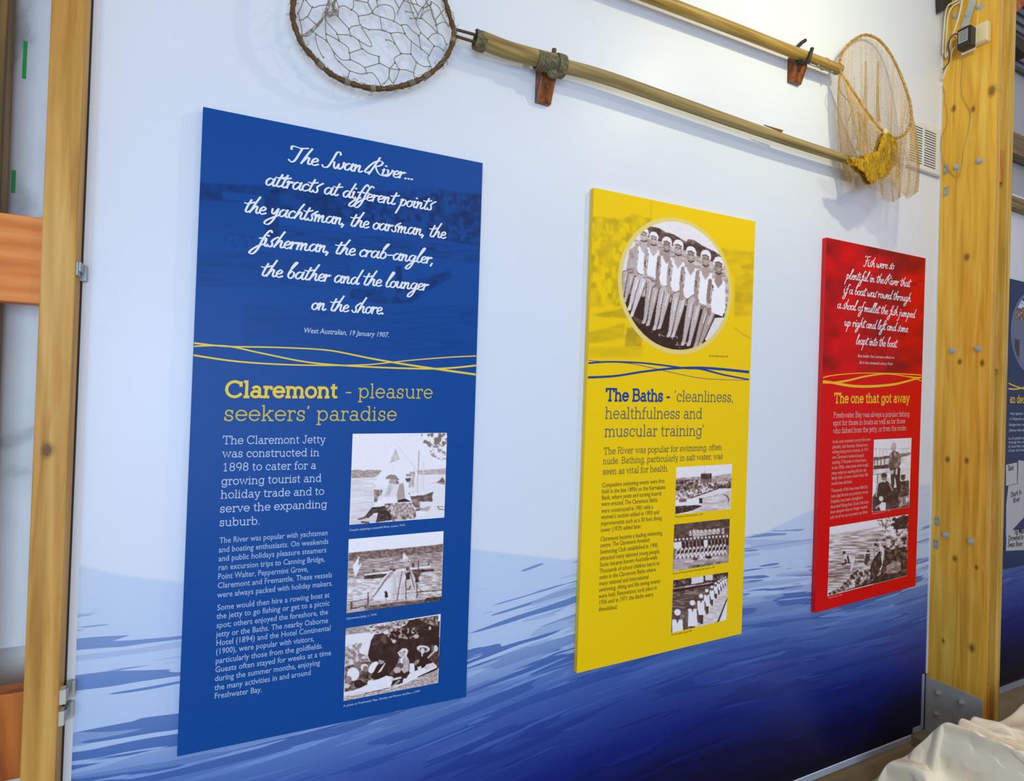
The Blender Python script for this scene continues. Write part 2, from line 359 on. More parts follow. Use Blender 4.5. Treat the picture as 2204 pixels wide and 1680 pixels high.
def waves(name, curves, m, parent, y=-.0247, lim=None):
    out = []; lim = lim or parent['xlim']
    for wi, (pts, ws) in enumerate(curves):
        V = []; F = []
        S = spline(pts, 14); n = len(S); W_ = np.interp(np.linspace(0, 1, n), np.linspace(0, 1, len(ws)), ws)
        for i in range(n):
            a = S[max(i - 1, 0)]; b = S[min(i + 1, n - 1)]; t = b - a; t = t / (np.hypot(*t) + 1e-9); nn = np.array((-t[1], t[0]))
            for sg in (1, -1): p = S[i] + nn * W_[i] / 2 * sg; V.append((min(max(p[0], lim[0]), lim[1]), y - wi * .0001, p[1]))
        for i in range(n - 1): F.append((2 * i, 2 * i + 1, 2 * i + 3, 2 * i + 2))
        me = bpy.data.meshes.new(name); me.from_pydata(V, [], F); out.append(obj(name, me, m, parent))
    return out

# ============================================================ THE SETTING
WX0, WX1 = -.257, 3.655
M_board = mat('board_edge_white', rgb(226, 230, 238), .5)
def mural_mat():
    m = bpy.data.materials.new('river_mural_print'); m.use_nodes = True; q = NT(m)
    g = q.n('ShaderNodeNewGeometry'); sx = q.n('ShaderNodeSeparateXYZ'); q.l(g.outputs['Position'], sx.inputs[0])
    X, Z = sx.outputs[0], sx.outputs[2]
    # slow swell of the water surface
    sw = q.math('MULTIPLY', q.math('SINE', q.math('ADD', q.math('MULTIPLY', X, 2.1), .9)), .045)
    zz = q.math('ADD', Z, sw)
    zt = q.math('SUBTRACT', zz, q.math('MULTIPLY', X, .02))
    def vec(kx, kz, ox):
        c = q.n('ShaderNodeCombineXYZ'); q.l(q.math('MULTIPLY', q.math('ADD', X, ox), kx), c.inputs[0]); q.l(q.math('MULTIPLY', q.math('SUBTRACT', zz, q.math('MULTIPLY', X, .05)), kz), c.inputs[2]); return c.outputs[0]
    def noise(v, s, d, dist):
        n = q.n('ShaderNodeTexNoise'); n.inputs['Scale'].default_value = s; n.inputs['Detail'].default_value = d; n.inputs['Distortion'].default_value = dist; n.inputs['Roughness'].default_value = .5
        q.l(v, n.inputs['Vector']); return n.outputs[0]
    zn = q.math('DIVIDE', zt, 1.45, clamp=True)          # 0 floor .. 1 horizon
    n1 = noise(vec(2.0, 34, 0), 1.0, 1.3, .7); n2 = noise(vec(1.5, 22, 5.3), 1.0, 1.4, .7); n3 = noise(vec(4.4, 80, 9.1), 1.0, .6, .3)
    lite = q.ramp(zn, [(0, rgb(4, 6, 30)), (.14, rgb(10, 18, 88)), (.27, rgb(22, 44, 138)), (.38, rgb(58, 84, 168)), (.47, rgb(84, 118, 192)), (.54, rgb(122, 156, 216)), (.62, rgb(184, 206, 240)), (.78, rgb(196, 214, 242)), (1, rgb(206, 220, 242))])
    dark = q.ramp(zn, [(0, rgb(2, 2, 12)), (.14, rgb(5, 10, 58)), (.27, rgb(14, 32, 114)), (.38, rgb(36, 62, 142)), (.48, rgb(56, 90, 166)), (.60, rgb(84, 118, 184)), (.72, rgb(110, 140, 198)), (.85, rgb(138, 162, 208)), (1, rgb(170, 190, 226))])
    thr = q.ramp(zn, [(0, (.40,) * 3), (.35, (.42,) * 3), (.48, (.43,) * 3), (.54, (.47,) * 3), (.60, (.515,) * 3), (.68, (.56,) * 3), (.76, (.60,) * 3), (.86, (.655,) * 3), (1, (.8,) * 3)])
    mk = q.math('MULTIPLY', q.math('SUBTRACT', q.math('MULTIPLY_ADD', n3, .22, q.math('MULTIPLY', n1, .82)), thr), 90, clamp=True)
    mk2 = q.math('MULTIPLY', q.math('SUBTRACT', n2, thr), 90, clamp=True)
    c = q.mix(mk, lite, dark)
    mid = q.mix(.45, lite, dark); c = q.mix(q.math('MULTIPLY', mk2, .7), c, mid)
    # far hills
    xs = q.math('DIVIDE', q.math('ADD', X, .3), 4.0)
    hr = q.ramp(xs, [((x + .3) / 4, ((z - 1.1),) * 3) for x, z in ((-.3, 1.365), (-.15, 1.305), (.02, 1.262), (.5, 1.255), (.85, 1.285), (1.25, 1.212), (1.8, 1.205), (2.3, 1.228), (2.58, 1.306), (3.0, 1.345), (3.5, 1.40))])
    hill = q.math('ADD', 1.094, q.math('ADD', hr, q.math('MULTIPLY', noise(vec(3, .01, 1), 1, 2, 0), .012)))
    above = q.math('MULTIPLY', q.math('SUBTRACT', Z, hill), 90, clamp=True)
    sky = q.ramp(q.math('DIVIDE', Z, 4.2), [(0, rgb(222, 230, 244)), (.45, rgb(224, 232, 245)), (.75, rgb(226, 230, 236)), (1, rgb(222, 226, 228))])
    c = q.mix(above, c, sky)
    q.l(c, q.b.inputs['Base Color']); q.b.inputs['Roughness'].default_value = .40; q.b.inputs['Specular IOR Level'].default_value = .30
    nb = q.n('ShaderNodeTexNoise'); nb.inputs['Scale'].default_value = 320; q.l(g.outputs['Position'], nb.inputs['Vector'])
    bp = q.n('ShaderNodeBump'); bp.inputs['Strength'].default_value = .12; bp.inputs['Distance'].default_value = .001; q.l(nb.outputs[0], bp.inputs['Height']); q.l(bp.outputs[0], q.b.inputs['Normal'])
    return m
M_mural = mural_mat()
wall = MB().box(WX0, WX1, 0, .018, .035, 4.25).build('wall_mural', M_board, kind='structure')
pr = MB().add([(WX0 + .018, -.0006, .05), (WX1 - .012, -.0006, .05), (WX1 - .012, -.0006, 4.25), (WX0 + .018, -.0006, 4.25)], [(0, 1, 2, 3)]).build('mural_print', M_mural, wall)
M_trim = mat('white_metal_edging', rgb(176, 186, 206), .35, .2)
MB().box(WX0, 3.52, -.006, .004, .02, .045).build('trim_1', M_trim, kind='structure')
MB().box(3.52, 3.60, -.006, .004, .055, .08).build('trim_2', M_trim, kind='structure')
MB().box(3.596, 3.612, -.006, .004, .06, .36).build('trim_3', M_trim, kind='structure')
MB().box(3.63, 3.66, -.006, .004, .36, 4.25).build('trim_4', mat('white_edging', rgb(214, 220, 232), .4), kind='structure')
# wall beyond the post, same line
wr = MB().box(3.80, 7.0, 0, .018, .10, 3.18).build('wall_right', M_board, kind='structure')
MB().add([(3.80, -.0006, .12), (7, -.0006, .12), (7, -.0006, 3.18), (3.80, -.0006, 3.18)], [(0, 1, 2, 3)]).build('mural_print', M_mural, wr)
MB().box(3.84, 7.0, -.008, .004, .09, .125).build('trim_5', M_trim, kind='structure')
M_conc = mat('brown_concrete', rgb(122, 104, 70), .75, vary=.35, vscale=5, bump=.4, bscale=60)
MB().box(-3, 9, -6, .6, -.12, 0).build('floor', M_conc, kind='structure')
pl = MB().box(3.50, 3.92, -.34, .0, 0, .05).build('floor_plinth', mat('pale_concrete', rgb(128, 118, 92), .8, vary=.25, vscale=9, bump=.5, bscale=80), kind='structure', bevel=.006)
# wall far left : grey fibre sheet with stains
def stained():
    m = mat('grey_sheet', rgb(176, 178, 180), .7); q = NT(m)
    tc = q.n('ShaderNodeTexCoord'); n = q.n('ShaderNodeTexNoise'); n.inputs['Scale'].default_value = 3.2; n.inputs['Detail'].default_value = 8; n.inputs['Distortion'].default_value = 1.2
    q.l(tc.outputs['Object'], n.inputs['Vector']); c = q.ramp(n.outputs[0], [(.26, rgb(170, 172, 174)), (.36, rgb(216, 219, 221)), (.7, rgb(232, 234, 236))])
    q.l(c, q.b.inputs['Base Color']); return m
M_sheet = stained()
MB().box(-3, -.258, .14, .16, (-0.3886,0.14,1.1044)[2], 4.3).build('wall_left', M_sheet, kind='structure')
MB().box(-3, -.258, .175, .32, -.0, 1.3).build('wall_left_ledge', mat('ledge_concrete', rgb(205, 205, 200), .8, vary=.2, vscale=6), kind='structure', bevel=.02)

# ============================================================ LEFT TIMBER POST AND RAILS
KN = [(-.005, -.07, (-0.3083,-0.07,1.6504)[2], .022)]
M_postL = wood('left_post_pine', rgb(206, 154, 70), rgb(170, 116, 40), rgb(222, 176, 96), (22, 22, 1.2), knots=KN, kax=(1.25, .2, .8), streak=.22)
lp = empty('timber_post', 'pale pine post at the left edge of the mural wall', 'post', (-.295, 0, 0))
b = MB().box(-.0345, .0345, -.072, -.004, 0, 4.3).build('stud', M_postL, lp, bevel=.003)
MB().box(.0335, .0375, -.0035, .03, 0, 4.3).build('gap_shade_strip', mat('dark_gap', rgb(52, 54, 60), .8), lp)  # dark-coloured strip standing in for the shade in the gap beside the board
M_orange = wood('orange_rail_pine', rgb(228, 134, 52), rgb(200, 104, 32), rgb(240, 158, 84), (1.4, 20, 20), knots=[], streak=.2, off=(2, 0, 0))
M_orange2 = wood('orange_rail_dark', rgb(190, 104, 30), rgb(140, 66, 12), rgb(206, 128, 52), (14, 14, 1.2), streak=.3)
z0 = (-0.3783,-0.03,2.0096)[2]; z1 = (-0.3851,-0.03,2.2234)[2]
ra = MB().box(-1.6, -.334, -.03, .03, z0, z1).build('timber_rail', M_orange, bevel=.003)
tag(ra, 'upper orange pine rail butting against the left side of the post', 'timber rail')
z0 = (-0.3541,-0.03,0.8385)[2]; z1 = (-0.3609,-0.03,1.0508)[2]
rb = MB().box(-1.6, -.334, -.03, .03, z0, z1).build('timber_rail', M_orange2, bevel=.003)
tag(rb, 'lower rusty orange pine rail in the bottom left corner', 'timber rail')
p2 = MB().box((-0.4382,0.03,2.7001)[0] - .095, (-0.4382,0.03,2.7001)[0], .032, .10, (-0.3609,-0.03,1.0508)[2], 4.3).build('timber_post', wood('far_left_post', rgb(120, 92, 38), rgb(70, 56, 26), rgb(160, 120, 50), (20, 20, 1.2)), bevel=.003)
tag(p2, 'dark-sided timber post behind the upper rail at the left edge of the photo', 'post')
# green tape marks on the grey sheet
for q_ in (((-0.4257,0.137,2.6772), .05), ((-0.4386,0.137,2.3472), .03)):
    c, hh = q_
    tp = MB().box(c[0] - .004, c[0] + .004, .137, .1395, c[2] - hh, c[2] + hh).build('tape_mark', mat('green_tape', rgb(40, 170, 80), .6))
    tag(tp, ('larger upper' if hh > .04 else 'smaller lower') + ' green tape mark on the grey sheet at the far left', 'tape')
# small clips holding the board edge
M_zinc = mat('zinc_clip', rgb(150, 156, 158), .4, .6)
M_plast = mat('pale_plastic', rgb(196, 192, 178), .5)
def clip(px, pz, lab, m):
    e = empty('board_clip', lab, 'clip', (px, -.004, pz))
    MB().box(-.014, .006, -.060, -.030, -.018, .018).build('clip_block', m, e, bevel=.002)
    MB().box(.002, .010, -.055, -.001, -.006, .018).build('clip_arm', M_zinc, e, bevel=.001)
    MB().box(-.003, .016, -.014, -.002, -.024, .016).build('clip_foot', m, e, bevel=.001)
    return e
clip((-0.2616,-0.01,2.1019)[0], (-0.2616,-0.01,2.1019)[2], 'zinc clip on the post beside the upper mural edge', M_zinc)
clip((-0.2522,-0.01,1.0367)[0], (-0.256,-0.01,1.035)[2], 'pale clip at the mural edge, upper of the low pair', M_plast)
clip((-0.2543,-0.01,0.9813)[0], (-0.2582,-0.01,0.9822)[2], 'pale clip at the mural edge, lower of the low pair', M_plast)

# ============================================================ RIGHT POST
PX = 3.64; YF = -.265
KR = [(9,1.984,7.0825)] if False else []
def kn(lst): return [(0, a, b_, r) for (a, b_), r in lst]
kl = [(-0.0627,3.482),(-0.1555,3.4397),(-0.2415,3.5013)]; kl2 = [(-0.1457,2.6459),(-0.1243,2.0838),(-0.2283,2.0727),(-0.0776,1.5529),(-0.1702,1.5558)]; kl3 = [(-0.1249,1.0254),(-0.227,1.0047)]; kl4 = [(-0.0802,0.5657),(-0.2133,0.5808)]
KR = kn([(kl[0], .022), (kl[1], .018), (kl[2], .035), (kl2[0], .024), (kl2[1], .022), (kl2[2], .022), (kl2[3], .02), (kl2[4], .02), (kl3[0], .022), (kl3[1], .014), (kl4[0], .018), (kl4[1], .028)])
PY = rgb(226, 174, 56); PD = rgb(192, 136, 34); PLT = rgb(236, 196, 92)
M_postR = wood('right_post_pine', PY, PD, PLT, (20, 20, 1.1), knots=KR, streak=.2, saw=.10, rough=.42, spec=.4)
M_postR2 = wood('right_post_edge', rgb(212, 172, 76), rgb(174, 130, 46), rgb(230, 196, 108), (24, 24, 1.0), streak=.3)
M_block = wood('packer_block', rgb(214, 140, 54), rgb(170, 96, 30), rgb(226, 160, 80), (20, 20, 2))
M_galv = mat('galvanised_steel', rgb(176, 182, 178), .55, .25, vary=.18, vscale=14, bump=.1)
rp = empty('laminated_post', 'tall double pine post bolted together between the two mural walls', 'post', (PX, 0, 0))
MB().box(0, .048, YF, .03, .05, 4.3).build('timber_leaf', M_postR, rp, bevel=.002).location = (0, 0, 0)
MB().box(.128, .176, YF, .03, .05, 4.3).build('timber_leaf', M_postR2, rp, bevel=.002)
MB().box(.048, .128, YF + .07, .03, .05, 4.3).build('filler_board', M_postR2, rp)
for (za, zb) in (((3.7,-0.2866,3.0319)[2], (3.7,-0.2829,3.206)[2]), ((3.7,-0.287,2.0453)[2], (3.7,-0.2833,2.2221)[2]), ((3.7,-0.2875,1.0649)[2], (3.7,-0.2836,1.2468)[2]), ((3.7,-0.2653,0.1914)[2], (3.7,-0.2674,0.38)[2])):
    MB().box(.048, .112, YF + .012, YF + .07, za, zb).build('packer_block', M_block, rp, bevel=.002)
# flat X on the post is kept in object space of the scene, so the knots land where they are
def bolt(yz, lab, x=PX, r=.013, parent=None, m=M_galv, nm='bolt'):
    mb = MB()
    mb.tube([(x, yz[0], yz[1]), (x - .003, yz[0], yz[1])], r * 1.35, 14)
    mb.tube([(x - .003, yz[0], yz[1]), (x - .013, yz[0], yz[1])], r, 6)
    mb.tube([(x - .013, yz[0], yz[1]), (x - .019, yz[0], yz[1])], r * .5, 8)
    o = mb.build(nm, m, parent, bevel=.0012); return o
for yz in [(-0.0635,3.9952),(-0.1235,3.9664),(-0.1775,3.9809),(-0.0874,3.1491),(-0.1958,3.147)]: bolt((yz[0], yz[1]), '', 0, parent=rp)
for yz in [(-0.0889,2.1455),(-0.2079,2.15)]: bolt((yz[0], yz[1]), '', 0, parent=rp)
for yz in [(-0.0783,1.1428),(-0.1976,1.1359)]: bolt((yz[0], yz[1]), '', 0, parent=rp)
# galvanised foot bracket
fb = empty('post_base_bracket', 'grey galvanised steel foot plate bolted round the base of the double post', 'bracket', (PX, 0, 0))
K_ = [(-0.0034,0.3374),(-0.2573,0.3395)]
pts = [(-.006, .0, K_[0][1] + .004), (-.006, YF - .004, K_[1][1]), (-.006, YF - .004, .05), (-.006, .0, .05)]
MB().prism(pts, (.005, 0, 0)).build('side_plate', M_galv, fb, bevel=.001)
MB().box(-.006, .18, YF - .012, YF - .005, .05, .12).build('base_flange', M_galv, fb, bevel=.001)
for yz in [(-0.0638,0.2802),(-0.1763,0.2819),(-0.0575,0.1646),(-0.1714,0.1676)]: bolt(yz, '', -.006, .012, fb)
M_plate = mat('zinc_nail_plate', rgb(166, 170, 164), .45, .5)
NPL = [(-0.0206,3.181),(-0.0422,3.1286),(-0.0235,3.0587),(-0.045,3.007)]
NP2 = [(-0.024,1.2301),(-0.045,1.1832),(-0.0212,1.1043),(-0.0434,1.0552)]
for i, (a, c, lab) in enumerate(((NPL[0], NPL[1], 'small zinc nail plate just below the bolt at top of the post'), (NPL[2], NPL[3], 'small zinc nail plate, second from the top on the post edge'),
        (NP2[0], NP2[1], 'small zinc nail plate level with the lower pair of bolts, upper one'), (NP2[2], NP2[3], 'lowest small zinc nail plate on the post edge'))):
    ya, yb = min(a[0], -.006), c[0]
    o = tag(MB().box(PX - .003, PX - .0002, yb, ya, c[1], a[1]).build('nail_plate', M_plate), lab, 'nail plate', 'nail plates on the post edge')
    for u, v in ((.25, .2), (.75, .2), (.25, .8), (.75, .8)):
        MB().tube([(PX - .004, yb + (ya - yb) * u, c[1] + (a[1] - c[1]) * v), (PX - .002, yb + (ya - yb) * u, c[1] + (a[1] - c[1]) * v)], .0022, 6).build('nail', mat('nail_dark', rgb(70, 70, 70), .5, .5) if (u, v, i) == (.25, .2, 0) else bpy.data.materials['nail_dark'], o)
# diagonal brace strap
ST = [(-0.1766,4.1971),(-0.2167,4.1776),(-0.126,3.9092),(-0.0869,3.9147)]
o = tag(MB().prism([(PX - .0056, p[0], p[1]) for p in ST], (.003, 0, 0)).build('steel_strap', M_galv, bevel=.0005), 'diagonal galvanised strap across the top of the double post', 'strap')
# power supply, socket, cables
M_blk = mat('black_plastic', rgb(22, 22, 24), .35); M_cream = mat('cream_plastic', rgb(222, 208, 164), .4); M_lab = mat('grey_label', rgb(150, 146, 148), .5)
SO = [(-0.1564,3.8755),(-0.207,3.7585)]
so = empty('junction_box', 'cream plastic junction box behind the black power adapter', 'electrical box', (PX - .0012, (SO[0][0] + SO[1][0]) / 2, (SO[0][1] + SO[1][1]) / 2))
MB().box(-.034, 0, -.05, .05, -.052, .052).build('box_body', M_cream, so, bevel=.004)
MB().box(-.042, -.034, -.046, .046, -.048, .048).build('box_lid', M_cream, so, bevel=.003)
AD = [(-0.1202,3.8733),(-0.1831,3.7312)]
ad = empty('power_adapter', 'black plug-in power adapter with grey rating sticker on the post', 'adapter', (PX - .042, (AD[0][0] + AD[1][0]) / 2, (AD[0][1] + AD[1][1]) / 2))
MB().box(-.062, -.006, -.034, .030, -.058, .050).build('adapter_body', M_blk, ad, bevel=.006)
MB().box(-.0632, -.0615, -.022, .022, -.030, .034).build('rating_sticker', M_lab, ad)
for k in range(5): MB().box(-.0636, -.0631, -.018, .016, .024 - k * .011, .027 - k * .011).build('printed_line', bpy.data.materials['nail_dark'], ad)
MB().box(-.006, .0, -.03, .035, -.066, .04).build('adapter_plate', mat('white_plastic', rgb(206, 206, 200), .4), ad, bevel=.003)
M_cab = mat('cream_cable', rgb(212, 202, 170), .45); M_thin = mat('thin_wire', rgb(150, 134, 84), .5); M_grey = mat('dark_cable', rgb(60, 62, 66), .5)
def cable(name, kpts, r, m, lab, x=3.615, seg=8):
    pts = spline([(x + .006 * math.sin(i * 1.7), p[0], p[1]) for i, p in enumerate(kpts)], 8)
    return tag(MB().tube(pts, r, seg).build(name, m, smooth=True), lab, 'cable')
cable('power_cable', [(-0.1125,4.1741),(-0.0984,4.0618),(-0.0564,4.0414),(-0.0374,3.9941),(-0.028,3.902),(-0.0242,3.8131),(-0.0327,3.7751),(-0.0436,3.8032),(-0.0504,3.8578),(-0.0865,3.9665),(-0.108,4.0561),(-0.1198,4.1695)], .0052, M_cab, 'thick cream cable looping down from the top at the left of the post', 3.615)
cable('power_cable', [(-0.1052,4.1786),(-0.0898,4.0668),(-0.0458,4.054),(-0.033,4.0095),(-0.0221,3.9052),(-0.0188,3.7963)], .0045, M_cab, 'thick cream cable nearest the mural edge above the adapter', 3.600)
cable('power_cable', [(-0.0788,3.8108),(-0.0593,3.7952),(-0.0463,3.7373),(-0.0192,3.6531)], .005, M_cab, 'cream cable running down from the adapter to the mural edge', 3.612)
cable('power_cable', [(-0.0284,4.0488),(-0.0106,4.0369),(-0.0178,3.9807),(-0.0289,3.929)], .003, M_cab, 'thin cream cable curling at the top corner of the post', 3.62)
cable('adapter_lead', [(-0.0933,3.8656),(-0.0733,3.8795),(-0.0577,3.8622),(-0.0507,3.8209),(-0.054,3.7742),(-0.047,3.7327),(-0.0256,3.7043)], .0035, M_grey, 'dark lead leaving the left side of the power adapter', 3.602)
cable('thin_wire', [(-0.1076,3.7947),(-0.1059,3.7244),(-0.1048,3.6232),(-0.1111,3.5441),(-0.1275,3.48),(-0.1509,3.4135),(-0.1471,3.3398),(-0.135,3.2691),(-0.1196,3.218),(-0.1167,3.1495),(-0.1111,3.1007),(-0.0917,3.093),(-0.0656,3.1218),(-0.0415,3.1683),(-0.0196,3.2341),(-0.0099,3.3221),(-0.0194,3.364),(-0.0417,3.4071),(-0.0403,3.4658),(-0.0225,3.5317),(-0.0231,3.5834),(-0.0133,3.6269)], .0016, M_thin, 'thin wire hanging in a long loop from the adapter down the post', 3.626, 6)

# ============================================================ BEYOND THE POST
M_corr = None
def corrugated():
    mb = MB(); n = 60
    for i in range(n):
        a = i * .05; z = 3.42 + .012 * math.sin(i * math.pi)
    V = []; F = []
    for i in range(161):
        x = 3.85 + i * .02; dz = .011 * math.cos(i * math.pi / 2)
        V += [(x, .35, 4.7 + dz), (x, -2.2, 4.2 + dz)]
    for i in range(160): F.append((2 * i, 2 * i + 1, 2 * i + 3, 2 * i + 2))
    return mb.add(V, F)
ug = MB().box(3.80, 7.0, .02, .06, 3.18, 5.2).build('wall_right_upper', mat('grey_plaster', rgb(176, 178, 184), .7), kind='structure')
a0, a1 = (4.4045,0,4.326), (4.5623,0,4.1886)
st = MB()
for i in range(26):
    t = i / 26; za = 3.95 + t * .75
    st.box(4.0, 7.0, -.03 - .012 * (i % 2), -.008, za, za + .024)
o = st.build('wall_right_cladding', mat('ribbed_cladding', rgb(112, 112, 124), .5, .3), kind='structure')
z_ = (4.5227,0,3.4477)[2]
o = tag(MB().box(3.84, 7.0, -.06, -.0, (4.5259,0,3.3839)[2], (4.5196,0,3.5116)[2]).build('timber_rail', wood('grey_rail', rgb(128, 112, 78), rgb(96, 82, 52), rgb(150, 134, 100), (1.5, 22, 22)), bevel=.003), 'weathered grey rail behind the double post, higher of the two', 'timber rail')
o = tag(MB().box(3.84, 7.0, -.05, -.0, (4.5416,0,3.0671)[2], (4.5383,0,3.134)[2]).build('timber_rail', wood('blotchy_rail', rgb(140, 118, 66), rgb(80, 70, 40), rgb(164, 146, 96), (3, 40, 40)), bevel=.003), 'narrow blotchy rail behind the double post, lower of the two', 'timber rail')
o = tag(MB().prism([(4.1837,-0.1,4.0527), (4.3444,-0.1,4.0408), (4.3485,-0.1,3.9578), (4.1872,-0.1,3.9822)], (0, .05, 0)).build('roof_beam', mat('dark_beam', rgb(44, 42, 34), .7)), 'dark beam under the ribbed cladding at the top right corner', 'beam')
o = tag(MB().prism([(3.8687,-0.16,4.3121), (4.6167,-0.16,4.5849), (4.187,-0.16,4.2003), (4.0284,-0.16,4.0703), (3.8903,-0.16,3.9709)], (0, .05, 0)).build('timber_brace', wood('red_brace', rgb(184, 96, 40), rgb(140, 62, 22), rgb(200, 118, 60), (10, 10, 10)), bevel=.002), 'orange-red diagonal brace meeting the top of the double post', 'brace')
o = tag(MB().prism([(3.5139,-0.04,4.3625), (3.868,-0.04,4.4968), (3.646,-0.04,4.0897), (3.553,-0.04,4.0073)], (.0, .03, 0)).build('roof_beam', bpy.data.materials['dark_beam']), 'dark beam end above the mural at the top of the post', 'beam')

# ============================================================ INFORMATION PANELS
M_white = mat('print_white', rgb(236, 238, 244), .5, spec=.3)
M_pale = mat('print_pale_blue', rgb(186, 200, 226), .5, spec=.3)
M_pale2 = mat('print_pale_body', rgb(160, 180, 214), .5, spec=.3)
M_gold = mat('print_gold', rgb(240, 206, 62), .5, spec=.3)
M_gold2 = mat('print_gold_light', rgb(204, 188, 84), .5, spec=.3)
M_navy = mat('print_blue', rgb(22, 66, 150), .5, spec=.3)
M_olive = mat('print_olive', rgb(120, 116, 66), .5, spec=.3)
M_olive2 = mat('print_olive_dark', rgb(138, 122, 34), .5, spec=.3)
M_pink = mat('print_pink', rgb(228, 190, 184), .5, spec=.3)
M_pink2 = mat('print_pink_body', rgb(222, 160, 150), .5, spec=.3)
M_black = mat('print_black', rgb(40, 36, 40), .6)
M_face = attr_mat('panel_laminate', .4, .15)
def panel(label, corners, col, nx, ny, dc, cmds, tint, seed):
    """corners TL TR BR BL on the front plane"""
    e = empty('information_panel', label, 'display panel', (corners[3][0], 0, corners[3][1]))
    inv = Vector(e.location); e['xlim'] = [max(corners[0][0], corners[3][0]), min(corners[1][0], corners[2][0])]
    f = [(x - inv.x, -.0236, z - inv.z) for x, z in corners]
    MB().prism(f, (0, .0216, 0)).build('board', mat('board_' + str(seed), tuple(c * .93 for c in col[:3]) + (1,), .45), e, bevel=.0006)
    X, Y = drawco(dc, nx, ny); V = np.zeros(X.shape); paint(V, X, Y, cmds); V = blur(V, 2)
    V *= 1.15 * (.75 + .5 * vnoise(X, Y, 60, 60, seed)); V = np.clip(V, 0, 1)
    c = np.array(col[:3])[None, None] * (1 - V[..., None]) + np.array(tint[:3])[None, None] * V[..., None]
    me = gridmesh('printed_face', [(x - inv.x, z - inv.z) for x, z in corners], -.024, nx, ny, c)
    obj('printed_face', me, M_face, e)
    return e
class Off:   # children are given in world coordinates; this shifts them under the panel's own origin
    def __init__(s, e): s.e = e
    def __call__(s, o):
        for x in (o if isinstance(o, list) else [o]): x.location = -Vector(s.e.location)
        return o

# ---- blue panel
BC = [(0.0031,2.59), (0.8481,2.6105), (0.8525,0.7966), (-0.0001,0.8053)]
bd = [104, 27, 1789, 366, 1693, 3596, -53, 3950]
BR_ = .55
cm = [('n', .0, .0, 9, 9, [0, 0, 1, 0, 1, 1], 1),
 ('n', .25, .75, 60, 40, [80, 490, 450, 520, 600, 470, 1000, 530, 1400, 510, 1800, 560, 1800, 880, 1300, 800, 900, 720, 560, 660, 420, 600, 80, 600], 3),
 ('n', .5, .9, 30, 40, [640, 560, 1000, 520, 1790, 560, 1790, 860, 1560, 840, 1300, 720, 900, 700, 640, 640], 5),
 ('t', .15, .56, 26, 26, [600, 480, 1790, 500, 1790, 860, 900, 700], 9),
 ('p', .02, [190, 540, 430, 560, 440, 600, 200, 590]), ('n', .3, .7, 30, 20, [80, 490, 430, 500, 430, 545, 80, 540], 6),
 ('p', .1, [80, 600, 410, 610, 410, 800, 80, 780]), ('p', .62, [412, 560, 470, 570, 500, 800, 420, 830]),
 ('l', .55, 6, [205, 795, 370, 810]), ('l', .5, 6, [210, 800, 210, 870, 250, 830, 250, 890, 300, 800, 310, 870, 350, 810, 355, 880]),
 ('n', .0, .45, 90, 8, [500, 740, 1770, 880, 1770, 980, 500, 830], 7), ('p', .12, [1345, 800, 1420, 810, 1420, 870, 1345, 860]), ('p', .6, [1350, 868, 1450, 872, 1450, 892, 1350, 888]),
 ('n', .35, .75, 60, 20, [900, 1130, 1200, 1120, 1560, 1010, 1570, 1060, 1380, 1150, 1300, 1210, 1100, 1220, 900, 1180], 8), ('p', .7, [1195, 985, 1225, 985, 1230, 1080, 1190, 1080]),
 ('e', .1, 1150, 1150, 45, 35), ('e', .12, 1240, 1165, 40, 30), ('l', .5, 8, [1320, 1070, 1560, 1050]),
 ('n', .0, .25, 120, 7, [300, 1230, 1760, 1230, 1740, 1560, 300, 1480], 11), ('n', 0, .3, 140, 10, [60, 900, 900, 900, 900, 1120, 60, 1120], 12)]
blue = panel('large blue panel about the jetty, leftmost on the mural wall', BC, rgb(14, 74, 150), 300, 640, bd, cm, rgb(8, 44, 100), 21)
O = Off(blue)
O(lettering('quotation_line', [
('The Swan River...',(0.2295,2.4851,0.6076,2.5043)),
('attracts at different points',(0.1682,2.4048,0.6743,2.418)),
('the yachtsman, the oarsman, the',(0.1152,2.3179,0.7218,2.3325)),
('fisherman, the crab-angler,',(0.1509,2.2274,0.6862,2.2435)),
('the bather and the lounger',(0.1657,2.1418,0.6667,2.154)),
('on the shore.',(0.3071,2.0581,0.5274,2.0635))
], 'script', .0215, .215, M_white, blue))
O(lettering('citation_line', [
('West Australian, 19 January 1907.',(0.2874,1.9871,0.5443,1.9929))
], 'sans', .0225, 0, M_pale, blue, italic=.2))
O(waves('wave_line', [([(-0.0048,1.9369),(0.0815,1.9327),(0.1939,1.9378),(0.3088,1.9406),(0.3813,1.9378),(0.4827,1.9235),(0.5892,1.9111),(0.7014,1.9008),(0.8504,1.8885)], (.005, .004, .004, .005, .006, .007)),
 ([(-0.0057,1.904),(0.1082,1.8921),(0.2407,1.8898),(0.3828,1.8949),(0.4834,1.9028),(0.562,1.9149),(0.6438,1.9275),(0.7581,1.9424),(0.8481,1.9517)], (.005, .004, .0035, .004)),
 ([(-0.0045,1.9268),(0.0815,1.9336),(0.1723,1.9196),(0.2866,1.9021),(0.3827,1.8964),(0.536,1.8961),(0.673,1.8994),(0.7594,1.9065),(0.8492,1.9195)], (.004, .0045, .005, .006))], M_gold, blue))
O(lettering('heading_line', [
('Claremont',(0.0848,1.7909,0.3925,1.7983))
], 'slab', .0635, 12.5, M_gold, blue))
O(lettering('heading_line', [
('- pleasure',(0.4154,1.7982,0.6973,1.8039)),
('seekers’ paradise',(0.083,1.7242,0.5793,1.7302))
], 'slab', .0625, 6.5, M_gold2, blue))
